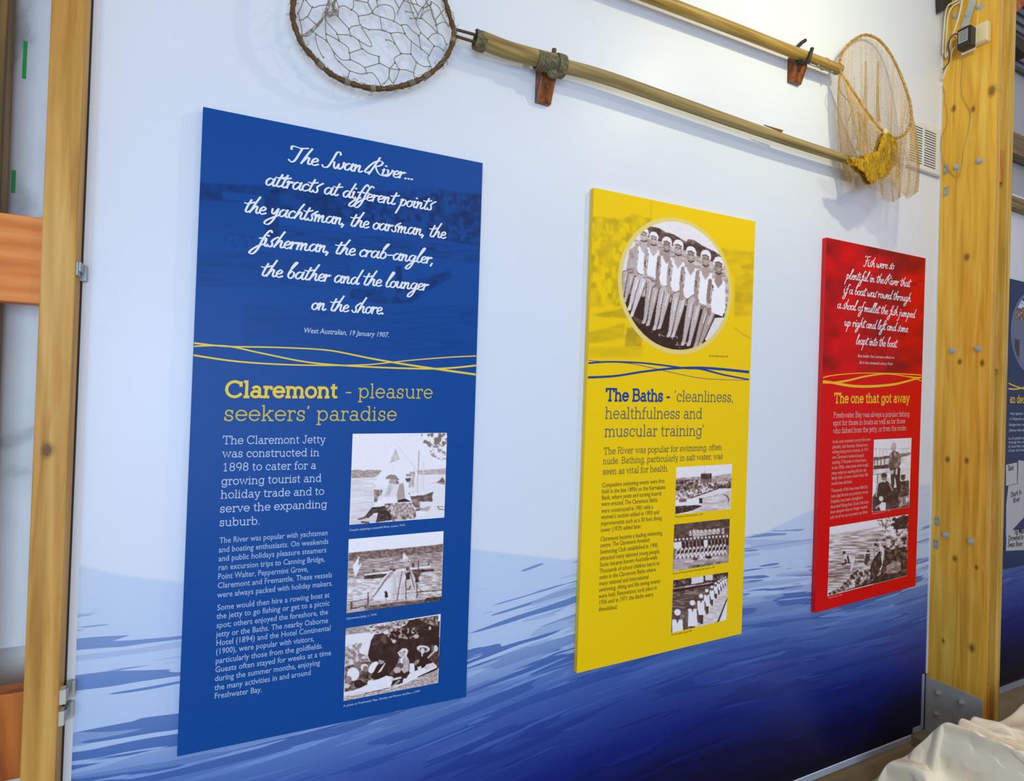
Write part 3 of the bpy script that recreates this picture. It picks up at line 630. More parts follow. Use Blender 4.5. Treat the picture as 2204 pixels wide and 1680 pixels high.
O(lettering('introduction_line', [
('The Claremont Jetty',(0.0829,1.6582,0.3617,1.6597)),
('was constructed in',(0.0835,1.621,0.3454,1.6206)),
('1898 to cater for a',(0.0854,1.5825,0.3374,1.5824)),
('growing tourist and',(0.0832,1.5434,0.3542,1.5434)),
('holiday trade and to',(0.0833,1.5056,0.3637,1.5038)),
('serve the expanding',(0.0823,1.4666,0.3732,1.464)),
('suburb.',(0.0824,1.4282,0.1883,1.4261))
], 'slab', .0325, 8, M_pale, blue))
O(lettering('body_text_line', [
('The River was popular with yachtsmen',(0.084,1.3799,0.3782,1.38)),
('and boating enthusiasts. On weekends',(0.0832,1.354,0.3811,1.3537)),
('and public holidays pleasure steamers',(0.0834,1.3292,0.3759,1.3282)),
('ran excursion trips to Canning Bridge,',(0.0837,1.3045,0.3727,1.3011)),
('Point Walter, Peppermint Grove,',(0.0834,1.2792,0.3253,1.2759)),
('Claremont and Fremantle. These vessels',(0.0836,1.2538,0.3957,1.2509)),
('were always packed with holiday makers.',(0.0839,1.2278,0.3979,1.2252)),
('Some would then hire a rowing boat at',(0.0845,1.192,0.3902,1.1909)),
('the jetty to go fishing or get to a picnic',(0.0842,1.168,0.3911,1.1661)),
('spot; others enjoyed the foreshore, the',(0.0845,1.1426,0.3879,1.1398)),
('jetty or the Baths. The nearby Osborne',(0.0847,1.1173,0.3888,1.1137)),
('Hotel (1894) and the Hotel Continental',(0.085,1.0932,0.3965,1.0893)),
('(1900), were popular with visitors,',(0.0852,1.0692,0.3499,1.0643)),
('particularly those from the goldfields.',(0.0855,1.0432,0.375,1.0393)),
('Guests often stayed for weeks at a time',(0.0851,1.0186,0.4012,1.0139)),
('during the summer months, enjoying',(0.0854,0.994,0.3693,0.9899)),
('the many activities in and around',(0.0857,0.9686,0.3434,0.9647)),
('Freshwater Bay.',(0.0859,0.9453,0.2091,0.9404))
], 'sans', .0235, 0, M_pale2, blue))
O(lettering('caption', [
('Couple enjoying a peaceful River scene, 1915.',(0.4424,1.3872,0.6203,1.3911)),
('Claremont Jetty, c. 1910.',(0.4427,1.1152,0.5376,1.1163)),
('A picnic at Freshwater Bay, Stanley and Brown families, c.1909',(0.4437,0.8481,0.6879,0.8462))
], 'sans', .0092, 0, M_pale, blue))
# couple by the water
O(photo([(0.4425,1.687),(0.752,1.6901),(0.7521,1.4094),(0.4421,1.4067)], [145, 100, 1697, 85, 1650, 1475, 90, 1595], 208, 196, .97, [
 ('p', .93, [90, 830, 1700, 760, 1660, 1500, 80, 1600]), ('n', .8, .96, 200, 12, [90, 860, 520, 840, 480, 1300, 90, 1400], 2), ('n', .78, .93, 160, 16, [90, 1380, 500, 1300, 520, 1560, 90, 1600], 4),
 ('n', .5, .68, 40, 20, [120, 700, 230, 685, 300, 705, 400, 690, 600, 700, 540, 780, 470, 820, 120, 835], 3), ('n', .62, .76, 40, 20, [1180, 700, 1350, 690, 1700, 665, 1700, 765, 1360, 770, 1180, 775], 5),
 ('p', .995, [840, 270, 600, 700, 470, 940, 1180, 700, 1130, 660]), ('p', .97, [850, 300, 1180, 700, 1120, 1000, 700, 1000, 480, 930, 640, 640]), ('n', .7, .86, 30, 80, [820, 340, 720, 590, 890, 520], 7), ('l', .8, 8, [840, 280, 1160, 680]), ('l', .72, 6, [820, 400, 840, 520]),
 ('l', .55, 10, [1210, 380, 1185, 1070]), ('l', .7, 14, [1130, 700, 1125, 990]), ('n', .6, .78, 30, 90, [1050, 720, 1150, 730, 1120, 980, 1040, 980], 9), ('l', .86, 18, [1290, 560, 1280, 1020]),
 ('t', .42, .5, 60, 60, [1250, 100, 1700, 85, 1690, 250, 1640, 300, 1500, 330, 1400, 330, 1330, 260, 1250, 250], 11), ('t', .55, .55, 50, 30, [1350, 280, 1690, 250, 1690, 560, 1550, 520, 1430, 480], 12), ('l', .5, 12, [1400, 250, 1680, 430]),
 ('p', .38, [1500, 905, 1560, 870, 1620, 810, 1660, 880, 1660, 935]), ('l', .7, 8, [1420, 905, 1660, 905]),
 ('p', .35, [1010, 1070, 1120, 1060, 1190, 1085, 1040, 1100]), ('p', .96, [1040, 1060, 1300, 1080, 1460, 1040, 1450, 1090, 1100, 1140]), ('n', .28, .45, 60, 30, [1060, 1130, 1300, 1105, 1465, 1050, 1440, 1120, 1445, 1215, 1100, 1215], 14), ('n', .6, .78, 80, 20, [1230, 1330, 1420, 1280, 1380, 1370, 1250, 1380], 15),
 ('l', .3, 14, [1540, 1310, 1560, 1340, 1650, 1345]), ('l', .4, 10, [1510, 1290, 1650, 1300]),
 ('p', .48, [650, 840, 690, 790, 740, 770, 820, 780, 880, 850, 880, 870, 780, 850, 700, 845]), ('p', .4, [830, 850, 880, 900, 870, 930, 820, 930]), ('e', .62, 770, 900, 60, 50), ('p', .9, [720, 920, 850, 930, 870, 1000, 830, 1240, 640, 1200, 660, 1050]), ('n', .7, .85, 30, 60, [700, 940, 800, 940, 720, 1120, 640, 1130], 16), ('p', .98, [620, 1160, 860, 1130, 840, 1230, 700, 1260, 460, 1310, 500, 1220]),
 ('n', .35, .6, 30, 30, [470, 1020, 610, 1020, 600, 1100, 540, 1140, 520, 1230, 480, 1220], 17), ('p', .55, [990, 800, 1000, 760, 1060, 760, 1075, 800]), ('l', .95, 14, [975, 815, 1095, 815]), ('p', .3, [980, 830, 1080, 825, 1060, 880, 1020, 900, 990, 870]), ('p', .6, [880, 930, 960, 900, 1000, 1140, 850, 1190, 840, 1100]), ('p', .97, [950, 890, 1020, 920, 1040, 1080, 1080, 1180, 1050, 1210, 980, 1150]), ('p', .1, [850, 1195, 970, 1160, 1080, 1215, 860, 1230]),
 ('n', .05, .3, 30, 30, [440, 1310, 640, 1290, 740, 1340, 760, 1520, 500, 1560, 540, 1400, 480, 1400, 380, 1490, 330, 1460], 18), ('n', .3, .95, 38, 38, [640, 1250, 850, 1240, 1150, 1240, 1250, 1330, 1130, 1500, 760, 1540, 740, 1420, 660, 1330], 19), ('n', .45, .8, 26, 26, [830, 1260, 1060, 1250, 1120, 1400, 840, 1460], 20), ('n', .3, .6, 30, 30, [1080, 1150, 1230, 1200, 1230, 1320, 1170, 1340, 1100, 1250], 21), ('p', .98, [1150, 1370, 1320, 1370, 1280, 1440, 1170, 1450]),
 ('l', .25, 26, [520, 1340, 400, 1440, 270, 1500]), ('l', .3, 22, [230, 1500, 340, 1480]), ('l', .2, 26, [280, 1550, 390, 1560])], blue, label='sepia photograph of a couple seated by a moored sailing boat'))
# jetty
O(photo([(0.4418,1.3623),(0.7514,1.3647),(0.7525,1.1356),(0.443,1.1352)], [133, 215, 1893, 62, 1855, 1345, 92, 1585], 204, 178, .98, [
 ('n', .55, .85, 60, 14, [120, 600, 1880, 450, 1860, 1345, 80, 1600], 2), ('n', .33, .52, 40, 24, [130, 465, 500, 430, 1100, 380, 1500, 340, 1700, 320, 1880, 300, 1880, 450, 1100, 530, 400, 600, 120, 625], 3),
 ('n', .45, .75, 90, 18, [120, 620, 1880, 455, 1870, 800, 120, 1000], 4), ('n', .65, 1.0, 80, 20, [110, 960, 800, 900, 560, 1300, 100, 1380], 5), ('n', .55, .95, 90, 18, [1380, 840, 1860, 830, 1860, 1340, 1380, 1300], 6),
 ('p', .97, [320, 520, 200, 710, 240, 930, 370, 640, 290, 720]), ('p', .94, [1115, 450, 1100, 610, 1215, 580]), ('p', .8, [1040, 600, 1230, 590, 1200, 620, 1060, 635]),
 ('p', .96, [400, 870, 860, 810, 860, 850, 400, 890]), ('n', .15, .32, 60, 20, [400, 890, 860, 845, 780, 890, 740, 930, 400, 960], 7), ('p', .95, [940, 790, 1640, 700, 1640, 735, 930, 815]), ('n', .05, .25, 60, 20, [1300, 790, 1700, 765, 1700, 800, 1320, 845], 8),
 ('p', .84, [960, 800, 1210, 780, 1400, 1310, 560, 1370]), ('n', .74, .9, 40, 90, [960, 830, 1180, 800, 1350, 1300, 600, 1340], 9), ('p', .93, [600, 1180, 900, 900, 870, 1340, 560, 1340]),
 ('l', .4, 16, [920, 760, 560, 1290]), ('l', .9, 30, [880, 800, 540, 1230]), ('l', .5, 10, [860, 880, 600, 1250]), ('l', .3, 16, [1090, 820, 1050, 1030, 1000, 1350]), ('l', .22, 18, [1160, 830, 1165, 1330]), ('l', .25, 14, [1220, 740, 1370, 1300]), ('l', .8, 20, [1235, 740, 1330, 1060, 1350, 1280]), ('l', .2, 14, [1290, 800, 1370, 1000, 1380, 1290]),
 ('l', .45, 10, [920, 1240, 1860, 1160]), ('l', .55, 8, [1000, 1110, 1340, 1090]), ('l', .3, 14, [1380, 1190, 1860, 1155]), ('l', .45, 10, [1390, 1040, 1860, 1000]), ('l', .3, 10, [1390, 1110, 1490, 1200]), ('l', .5, 9, [1820, 850, 1820, 1150]),
 ('n', .08, .3, 26, 26, [1180, 820, 1240, 830, 1240, 960, 1170, 970], 10), ('n', .2, .45, 26, 26, [1300, 800, 1450, 790, 1450, 870, 1400, 940, 1350, 940, 1300, 850], 11), ('n', .08, .25, 20, 20, [1350, 940, 1400, 950, 1420, 1010, 1340, 1020], 12),
 ('l', .2, 14, [1410, 590, 1400, 770]), ('l', .35, 10, [1270, 560, 1270, 700]), ('l', .35, 10, [1320, 560, 1310, 700]), ('e', .2, 1300, 700, 22, 40), ('e', .25, 880, 770, 20, 20), ('e', .2, 570, 800, 20, 16), ('e', .2, 940, 790, 26, 22), ('e', .3, 1190, 770, 26, 36), ('e', .25, 1600, 680, 14, 26), ('l', .4, 6, [915, 560, 915, 760]), ('e', .4, 1080, 545, 14, 14),
 ('e', .12, 790, 1200, 22, 22), ('p', .14, [770, 1200, 820, 1200, 832, 1290, 770, 1300]), ('l', .3, 10, [790, 1300, 800, 1360]), ('l', .3, 24, [1170, 1150, 1230, 1140, 1250, 1090]), ('p', .9, [1120, 900, 1160, 900, 1155, 1000, 1115, 1010]),
 ('l', .3, 24, [470, 1210, 470, 1420]), ('l', .35, 14, [110, 1380, 460, 1325]), ('l', .3, 40, [180, 1390, 175, 1500]), ('l', .5, 8, [190, 1200, 190, 1370]), ('n', .3, .5, 60, 20, [90, 1520, 560, 1440, 1000, 1380, 1500, 1330, 1860, 1280, 1860, 1350, 90, 1600], 13), ('n', .6, .75, 60, 20, [90, 1530, 400, 1470, 420, 1540, 90, 1590], 14), ('l', .15, 14, [200, 1490, 470, 1440]), ('n', .12, .3, 40, 20, [1560, 1300, 1860, 1270, 1860, 1340, 1500, 1380], 15)], blue, seed=2, label='sepia photograph of a long jetty with yachts'))
# picnic
O(photo([(0.4425,1.0886),(0.7512,1.0906),(0.7502,0.8635),(0.4436,0.8662)], [108, 318, 1668, 80, 1625, 1212, 72, 1510], 208, 176, .95, [
 ('n', .5, .7, 60, 20, [108, 318, 700, 230, 700, 360, 100, 425], 2), ('n', .35, .9, 36, 30, [400, 280, 1120, 170, 1100, 400, 500, 400], 3), ('t', .55, .55, 34, 60, [100, 560, 460, 560, 460, 850, 100, 900], 4), ('n', .45, .9, 40, 40, [90, 600, 250, 700, 480, 780, 480, 900, 90, 1040], 5),
 ('n', .02, .18, 60, 60, [560, 420, 700, 400, 900, 360, 1080, 260, 1120, 190, 1300, 150, 1650, 110, 1640, 960, 1500, 1100, 1000, 1150, 560, 1060, 480, 840, 450, 760, 500, 520], 6), ('n', .1, .35, 60, 50, [560, 430, 780, 420, 800, 560, 520, 600], 7),
 ('t', .62, .6, 30, 30, [820, 330, 1280, 300, 1280, 480, 1000, 520, 860, 560, 760, 440], 8), ('e', .9, 740, 390, 45, 30), ('e', .7, 1245, 450, 45, 36), ('e', .8, 1480, 315, 20, 30), ('e', .8, 870, 535, 30, 30), ('n', .2, .6, 30, 26, [1260, 160, 1620, 100, 1620, 300, 1430, 240], 9), ('p', .95, [1630, 85, 1668, 80, 1660, 190, 1615, 210]),
 ('n', .2, .5, 34, 34, [90, 950, 330, 880, 520, 860, 560, 1160, 420, 1260, 240, 1330, 90, 1360], 10),
 ('e', .95, 220, 1070, 95, 110), ('e', .5, 150, 1160, 50, 60), ('e', .8, 120, 1260, 50, 40), ('n', .02, .15, 30, 30, [230, 1190, 330, 1160, 440, 1240, 300, 1310, 240, 1270], 11), ('e', .45, 300, 930, 60, 60), ('e', .9, 395, 960, 60, 60), ('e', .45, 415, 985, 42, 50), ('n', .1, .4, 24, 24, [360, 1050, 460, 1040, 460, 1150, 350, 1150], 12),
 ('e', .96, 540, 960, 110, 62, -52), ('n', .02, .08, 30, 30, [600, 920, 740, 860, 780, 960, 740, 1120, 560, 1170, 500, 1120], 13), ('e', .6, 665, 860, 45, 50), ('e', .08, 690, 810, 60, 40), ('p', .92, [640, 1000, 700, 920, 725, 880, 735, 890, 660, 1030, 600, 1060]),
 ('p', .96, [340, 1290, 520, 1210, 740, 1100, 800, 1150, 860, 1220, 1040, 1200, 1130, 1060, 1380, 960, 1560, 880, 1610, 960, 1300, 1100, 1040, 1220, 700, 1310, 400, 1340]), ('n', .8, 1, 50, 50, [1370, 930, 1560, 870, 1610, 960, 1400, 1010], 14), ('p', .97, [450, 1180, 530, 1160, 530, 1240, 440, 1250]),
 ('p', .95, [1130, 900, 1210, 890, 1220, 1040, 1130, 1050]), ('p', .92, [1265, 960, 1330, 940, 1340, 1020, 1280, 1040]),
 ('p', .88, [930, 720, 1010, 650, 1080, 650, 1110, 690, 1080, 780, 990, 800, 960, 780]), ('p', .15, [950, 725, 1060, 690, 1060, 715, 990, 735]), ('e', .7, 1015, 745, 40, 42), ('n', .6, .85, 40, 50, [960, 810, 1090, 780, 1130, 850, 1120, 1020, 1040, 1060, 920, 920], 15), ('p', .97, [980, 820, 1020, 800, 1010, 920, 970, 920]),
 ('e', .35, 960, 940, 70, 50, -15), ('e', .7, 925, 1010, 60, 52), ('n', .04, .14, 24, 24, [850, 1080, 980, 1040, 1030, 1050, 1020, 1220, 900, 1250, 820, 1270, 860, 1150], 16), ('l', .85, 34, [830, 1170, 980, 1130]), ('l', .6, 30, [830, 1290, 960, 1180]), ('n', .3, .45, 24, 30, [790, 1080, 860, 980, 880, 1040, 840, 1110], 17),
 ('e', .85, 1365, 655, 112, 56, 6), ('e', .3, 1365, 668, 70, 36), ('e', .85, 1352, 690, 36, 46), ('n', .02, .07, 30, 30, [1300, 740, 1440, 720, 1460, 860, 1380, 960, 1250, 900], 18), ('l', .9, 24, [1345, 720, 1345, 770]), ('n', .4, .7, 26, 26, [1210, 860, 1300, 820, 1290, 880, 1230, 930], 19),
 ('e', .85, 1580, 650, 40, 55), ('n', .15, .35, 30, 40, [1500, 720, 1640, 720, 1640, 960, 1560, 900, 1480, 840], 20), ('l', .75, 30, [1560, 690, 1450, 800]), ('e', .4, 1530, 640, 26, 50),
 ('n', .5, .8, 28, 16, [90, 1430, 400, 1380, 800, 1320, 1040, 1240, 1300, 1120, 1625, 990, 1625, 1212, 72, 1510], 21), ('p', .88, [100, 1420, 340, 1350, 480, 1350, 460, 1380, 200, 1430]), ('l', .3, 12, [400, 1390, 800, 1300])], blue, seed=3, label='sepia photograph of a picnic party in hats'))

# ---- yellow panel
YC = [(1.3062,2.6134), (2.1693,2.6269), (2.1567,0.811), (1.2986,0.7949)]
yd = [172, 40, 1197, 255, 1108, 2868, 63, 3120]
cm = [('n', .15, .7, 40, 60, [150, 220, 330, 240, 390, 200, 500, 230, 480, 500, 330, 700, 330, 800, 140, 800], 3), ('t', 0, .56, 20, 40, [150, 260, 480, 260, 330, 800, 140, 800], 4), ('l', .5, 5, [495, 110, 498, 230]), ('l', .4, 5, [160, 225, 330, 240]),
 ('n', .1, .5, 60, 30, [950, 420, 1190, 450, 1180, 860, 1040, 860, 1050, 620], 5), ('p', .6, [1090, 530, 1180, 540, 1180, 560, 1090, 550]), ('n', .4, .7, 30, 30, [1050, 700, 1175, 710, 1170, 770, 1050, 770], 6), ('l', .55, 8, [1040, 930, 1110, 975, 1165, 1000]),
 ('p', .6, [160, 850, 360, 800, 380, 870, 200, 865]), ('n', .3, .55, 60, 14, [120, 970, 340, 900, 340, 1000, 120, 1040], 7), ('n', .6, .9, 30, 40, [350, 930, 440, 930, 440, 1060, 340, 1070], 8), ('n', .1, .4, 80, 12, [110, 1060, 450, 1050, 440, 1120, 110, 1130], 9)]
yel = panel('yellow panel about the baths, middle of the three full panels', YC, rgb(250, 208, 12), 180, 480, yd, cm, rgb(186, 156, 30), 22)
O = Off(yel)
cc = [(1.4299,2.2571),(2.0377,2.3265),(1.7054,2.5682),(1.7274,2.0108)]
ccx, ccz = (cc[0][0] + cc[1][0]) / 2, (cc[2][1] + cc[3][1]) / 2; crx, crz = (cc[1][0] - cc[0][0]) / 2, (cc[2][1] - cc[3][1]) / 2
me = MB().add([(ccx + crx * math.cos(a * math.pi / 48), -.0244, ccz + crz * math.sin(a * math.pi / 48)) for a in range(96)], [tuple(range(96))]).mesh('photo_rim')
O(obj('photo_rim', me, mat('print_cream', rgb(238, 214, 120), .45), yel))
# circular photograph of bathers, drawn in its own picture units
def bather(hx, hy, s, fx, cap=.97, skin=.70, suit=1.0, leg=((0, 0), (0, 0))):
    L = []
    sh = hy + 165 * s
    L += [('p', suit, [hx - 70 * s, sh, hx + 78 * s, sh, hx + 90 * s, sh + 300 * s, hx + 60 * s, sh + 390 * s, hx - 60 * s, sh + 360 * s, hx - 90 * s, sh + 250 * s])]
    L += [('p', skin, [hx - 28 * s, sh - 60 * s, hx + 35 * s, sh - 60 * s, hx + 50 * s, sh + 20 * s, hx, sh + 90 * s, hx - 45 * s, sh + 20 * s])]
    L += [('l', skin - .06, 44 * s, [hx - 92 * s, sh + 20 * s, hx - 108 * s, sh + 200 * s, hx - 96 * s, sh + 380 * s]), ('l', .4, 8 * s, [hx - 66 * s, sh + 60 * s, hx - 80 * s, sh + 260 * s])]
    L += [('e', cap, hx, hy - 22 * s, 62 * s, 72 * s), ('e', skin - .05, hx - 3 * s, hy + 24 * s, 47 * s, 66 * s), ('l', .3, 12 * s, [hx - 44 * s, hy - 22 * s, hx - 10 * s, hy - 34 * s, hx + 40 * s, hy - 18 * s])]
    L += [('e', .2, hx - 20 * s, hy + 8 * s, 11 * s, 6 * s), ('e', .2, hx + 20 * s, hy + 8 * s, 11 * s, 6 * s), ('l', .5, 8 * s, [hx, hy + 10 * s, hx + 3 * s, hy + 32 * s]), ('l', .86, 7 * s, [hx - 12 * s, hy + 50 * s, hx + 2 * s, hy + 55 * s, hx + 14 * s, hy + 50 * s]), ('e', skin + .1, hx + 14 * s, hy + 34 * s, 12 * s, 9 * s), ('e', skin + .08, hx - 16 * s, hy + 34 * s, 11 * s, 9 * s), ('l', .18, 14 * s, [hx - 34 * s, hy + 86 * s, hx, hy + 100 * s, hx + 36 * s, hy + 80 * s])]
    return L
def legs(L, s, a, b, c, sh=.66):
    out = []
    for (x0, y0), (x1, y1), (x2, y2) in (a, b):
        w1, w2, w3 = 37 * s, 33 * s, 17 * s; xm, ym = x1 * .62 + x2 * .38, y1 * .62 + y2 * .38
        out += [('l', .25, 84 * s, [x0, y0, x1, y1]), ('l', sh - .12, 70 * s, [x0, y0, x1, y1])]
        calf = lambda e: [x1 - w1 - e, y1, xm - w2 - e, ym, x2 - w3 - e, y2, x2 + w3 + e, y2, xm + w2 + e, ym, x1 + w1 + e, y1]
        out += [('p', .16, calf(7 * s)), ('e', .22, x1, y1, w1 + 5 * s, 34 * s), ('e', sh - .03, x1, y1, w1, 32 * s), ('p', sh - .06, calf(0)), ('l', sh + .12, 15 * s, [x1 + 5, y1 + 14, xm + 6 * s, ym]), ('p', .16, [x2 - w3 - 5, y2 - 6, x2 + w3 + 4, y2 - 6, x2 + 10 * s, y2 + 60 * s, x2 - 46 * s, y2 + 66 * s]), ('p', sh, [x2 - w3, y2 - 6, x2 + w3, y2 - 6, x2 + 6 * s, y2 + 46 * s, x2 - 16 * s, y2 + 60 * s, x2 - 38 * s, y2 + 56 * s])]
    return out
bc = [('n', .02, .1, 60, 40, [0, 1000, 1463, 1000, 1463, 1680, 0, 1680], 1), ('n', .55, .8, 60, 30, [60, 380, 1400, 420, 1400, 1100, 60, 1000], 2), ('n', .18, .42, 44, 34, [330, 205, 480, 205, 560, 235, 640, 240, 720, 270, 800, 300, 820, 260, 900, 265, 1000, 310, 1150, 350, 1400, 450, 1400, 540, 900, 430, 330, 330], 3),
 ('n', .55, .8, 40, 20, [300, 340, 480, 360, 800, 430, 1180, 520, 1180, 600, 300, 480], 4)]
bc += [('l', .9, 90, [90, 760, 120, 480, 180, 440])]
bc += legs(bc, .9, ((200, 760), (130, 790), (110, 990)), ((240, 780), (190, 800), (140, 1060)), 0, .7)
bc += legs(bc, .95, ((330, 800), (260, 830), (190, 1140)), ((380, 830), (320, 840), (220, 1210)), 0, .85)
bc += bather(315, 310, .85, 0) + bather(425, 335, .82, 0, skin=.68)
bc += legs(bc, .95, ((470, 850), (400, 880), (355, 1270)), ((520, 860), (460, 920), (400, 1290)), 0, .72)
bc += bather(575, 370, .92, 0, skin=.56)
bc += legs(bc, 1, ((600, 890), (540, 920), (475, 1330)), ((680, 900), (600, 940), (530, 1310)), 0, .76)
bc += bather(710, 385, .98, 0, skin=.66)
bc += legs(bc, 1.05, ((760, 920), (700, 960), (640, 1390)), ((830, 910), (780, 990), (690, 1390)), 0, .78)
bc += bather(862, 435, 1.0, 0, skin=.6)
bc += legs(bc, 1.1, ((930, 950), (880, 1000), (810, 1470)), ((1060, 940), (960, 1040), (880, 1470)), 0, .74)
bc += bather(1045, 450, 1.05, 0, skin=.6)
bc += [('p', .9, [1060, 1440, 1180, 1160, 1300, 1140, 1280, 1220, 1120, 1460])]
bc += legs(bc, 1.15, ((1150, 1000), (1070, 1080), (960, 1490)), ((1290, 1010), (1140, 1100), (1010, 1480)), 0, .66)
bc += bather(1210, 510, 1.12, 0, skin=.52)
bc += [('e', .72, x, y, 34, 26, 20) for x, y in ((280, 800), (415, 860), (560, 890), (705, 950), (900, 970), (1095, 1020))]
for x, y in ((335, 640), (478, 630), (610, 690), (757, 740), (930, 780), (1142, 800)): bc += [('l', .15, 10, [x, y - 34, x + 5, y]), ('l', .15, 8, [x - 6, y + 12, x + 10, y + 36])]
bc += [('t', .55, .68, 40, 30, [420, 1340, 900, 1480, 800, 1600, 400, 1420], 8), ('n', .25, .4, 30, 30, [220, 1250, 330, 1290, 300, 1340, 240, 1300], 9)]
nx, ny = 250, 300
dcc = [50, 40, 1390, 40, 1390, 1645, 50, 1645]
X, Y = drawco(dcc, nx, ny); V = np.full(X.shape, .93); paint(V, X, Y, bc); V = blur(V, 1); V = np.clip(V + (vnoise(X, Y, 18, 18, 4) - .5) * .08, 0, 1)
mk = ((X - 720) / 630) ** 2 + ((Y - 838) / 752) ** 2 < 1
o = O(obj('photograph', gridmesh('photograph', [(ccx - crx, ccz + crz), (ccx + crx, ccz + crz), (ccx + crx, ccz - crz), (ccx - crx, ccz - crz)], -.0246, nx, ny, sepia(V), mk), M_photo, yel))
o['label'] = 'round sepia photograph of a row of bathers in white caps'
O(waves('wave_line', [([(1.2825,1.8969),(1.4269,1.9092),(1.5796,1.9348),(1.7422,1.9556),(1.916,1.9644),(2.1624,1.9595)], (.009, .008, .0085, .010, .012)), ([(1.2826,1.9487),(1.3878,1.9617),(1.539,1.967),(1.6589,1.964),(1.7847,1.9577),(1.8717,1.9588),(2.0084,1.94),(2.1637,1.9262)], (.007, .0065, .007, .008, .006)),
 ([(1.2821,1.9628),(1.3878,1.9617),(1.5005,1.9618),(1.619,1.9493),(1.7431,1.933),(1.8732,1.9206),(2.0093,1.9197),(2.1638,1.9248)], (.0022, .0018))], M_navy, yel))
O(lettering('heading_line', [
('The Baths -',(1.3906,1.8143,1.7099,1.82))
], 'slab', .0655, 12.5, M_navy, yel))
O(lettering('heading_line', [
('‘cleanliness,',(1.7308,1.8199,2.0675,1.8264)),
('healthfulness and',(1.3903,1.7457,1.8862,1.7517)),
('muscular training’',(1.3892,1.6765,1.9006,1.6809))
], 'slab', .064, 6.5, mat('print_slate', rgb(98, 104, 108), .5), yel))
O(lettering('introduction_line', [
('The River was popular for swimming, often',(1.3886,1.6095,2.0042,1.6196)),
('nude. Bathing, particularly in salt water, was',(1.3873,1.5716,2.0118,1.5805)),
('seen as vital for health.',(1.3874,1.532,1.7125,1.5362))
], 'slab', .036, 7.5, M_olive, yel))
O(lettering('body_text_line', [
('Competitive swimming events were first',(1.3866,1.4834,1.6928,1.4899)),
('held in the late 1890s on the Karrakatta',(1.3861,1.46,1.6992,1.4648)),
('Bank, where posts and turning boards',(1.3864,1.436,1.6795,1.4402)),
('were erected. The Claremont Baths',(1.3866,1.4121,1.6593,1.4147)),
('were constructed in 1901 with a',(1.3862,1.3864,1.6385,1.3882)),
("women's section added in 1903 and",(1.3865,1.3625,1.6696,1.3652)),
('improvements such as a 30 foot diving',(1.386,1.338,1.6857,1.3406)),
('tower (1929) added later.',(1.3863,1.3134,1.5821,1.315)),
('Claremont became a leading swimming',(1.387,1.2783,1.6896,1.2807)),
('centre. The Claremont Amateur',(1.3865,1.2549,1.6279,1.258)),
('Swimming Club established in 1900,',(1.3868,1.2299,1.6702,1.2333)),
('attracted many talented young people.',(1.387,1.2059,1.6811,1.2076)),
('Some became known Australia-wide.',(1.3873,1.1814,1.6706,1.1844)),
('Thousands of school children learnt to',(1.3869,1.1575,1.6807,1.1599)),
('swim in the Claremont Baths where',(1.3871,1.1336,1.6619,1.1359)),
('many national and international',(1.3873,1.1102,1.6255,1.1106)),
('swimming, diving and life saving events',(1.3869,1.0863,1.6865,1.0873)),
('were held. Renovations took place in',(1.3871,1.0618,1.6693,1.0628)),
('1936 and in 1971 the Baths were',(1.3874,1.0379,1.6522,1.0379)),
('demolished.',(1.3877,1.0128,1.4758,1.0105))
], 'sans', .0245, 0, M_olive2, yel))
O(lettering('caption', [
('Diving event at Claremont Baths c.1930',(1.7531,1.3448,1.9069,1.3468)),
('Picture of Claremont Amateur Swimming Club members, 1910',(1.7519,1.1127,1.9859,1.1173)),
('The swan ballet troupe, 1935',(1.7526,0.8641,1.8647,0.8647)),
('The swan ballet troupe, 1935',(1.9141,2.0136,2.0258,2.0169))
], 'sans', .0105, 0, M_olive2, yel))
# pool with crowd
O(photo([(1.753,1.5506),(2.0693,1.5567),(2.0681,1.362),(1.7543,1.3575)], [66, 65, 584, 35, 570, 452, 55, 503], 130, 108, .95, [
 ('n', .5, .75, 22, 14, [60, 165, 200, 155, 300, 150, 400, 150, 580, 120, 580, 200, 60, 230], 2), ('n', .25, .6, 16, 16, [290, 120, 385, 120, 385, 225, 285, 225], 3), ('l', .3, 3, [320, 60, 320, 130]), ('n', .05, .4, 8, 12, [285, 125, 385, 130, 385, 175, 285, 175], 4), ('n', .35, .5, 12, 12, [285, 175, 375, 180, 370, 220, 285, 225], 5),
 ('n', .25, 1, 12, 12, [60, 210, 300, 215, 580, 190, 578, 250, 460, 260, 330, 300, 200, 350, 60, 400], 6), ('n', .1, .7, 10, 10, [60, 180, 260, 180, 260, 260, 60, 280], 7), ('l', .45, 6, [380, 200, 580, 180]), ('n', .05, .5, 12, 8, [430, 235, 580, 215, 580, 260, 440, 262], 8),
 ('p', .9, [250, 345, 460, 262, 575, 262, 568, 450, 260, 480]), ('n', .68, .92, 60, 8, [280, 360, 570, 280, 568, 452, 200, 490], 9), ('l', .1, 8, [200, 350, 330, 305, 450, 262]), ('p', .96, [60, 365, 280, 345, 300, 410, 60, 415]), ('p', .4, [90, 360, 155, 355, 155, 385, 90, 390]), ('p', .08, [270, 350, 300, 355, 300, 400, 270, 400]), ('l', .95, 7, [60, 412, 300, 405]), ('n', .03, .4, 12, 10, [58, 425, 260, 415, 300, 425, 200, 470, 55, 500], 10), ('l', .4, 3, [290, 352, 430, 332]),
 ('l', .1, 8, [525, 325, 545, 345, 552, 370]), ('l', .15, 4, [493, 318, 528, 328]), ('l', .15, 5, [552, 370, 545, 395])], yel, seed=5, label='sepia photograph of a diver and crowd at the pool'))
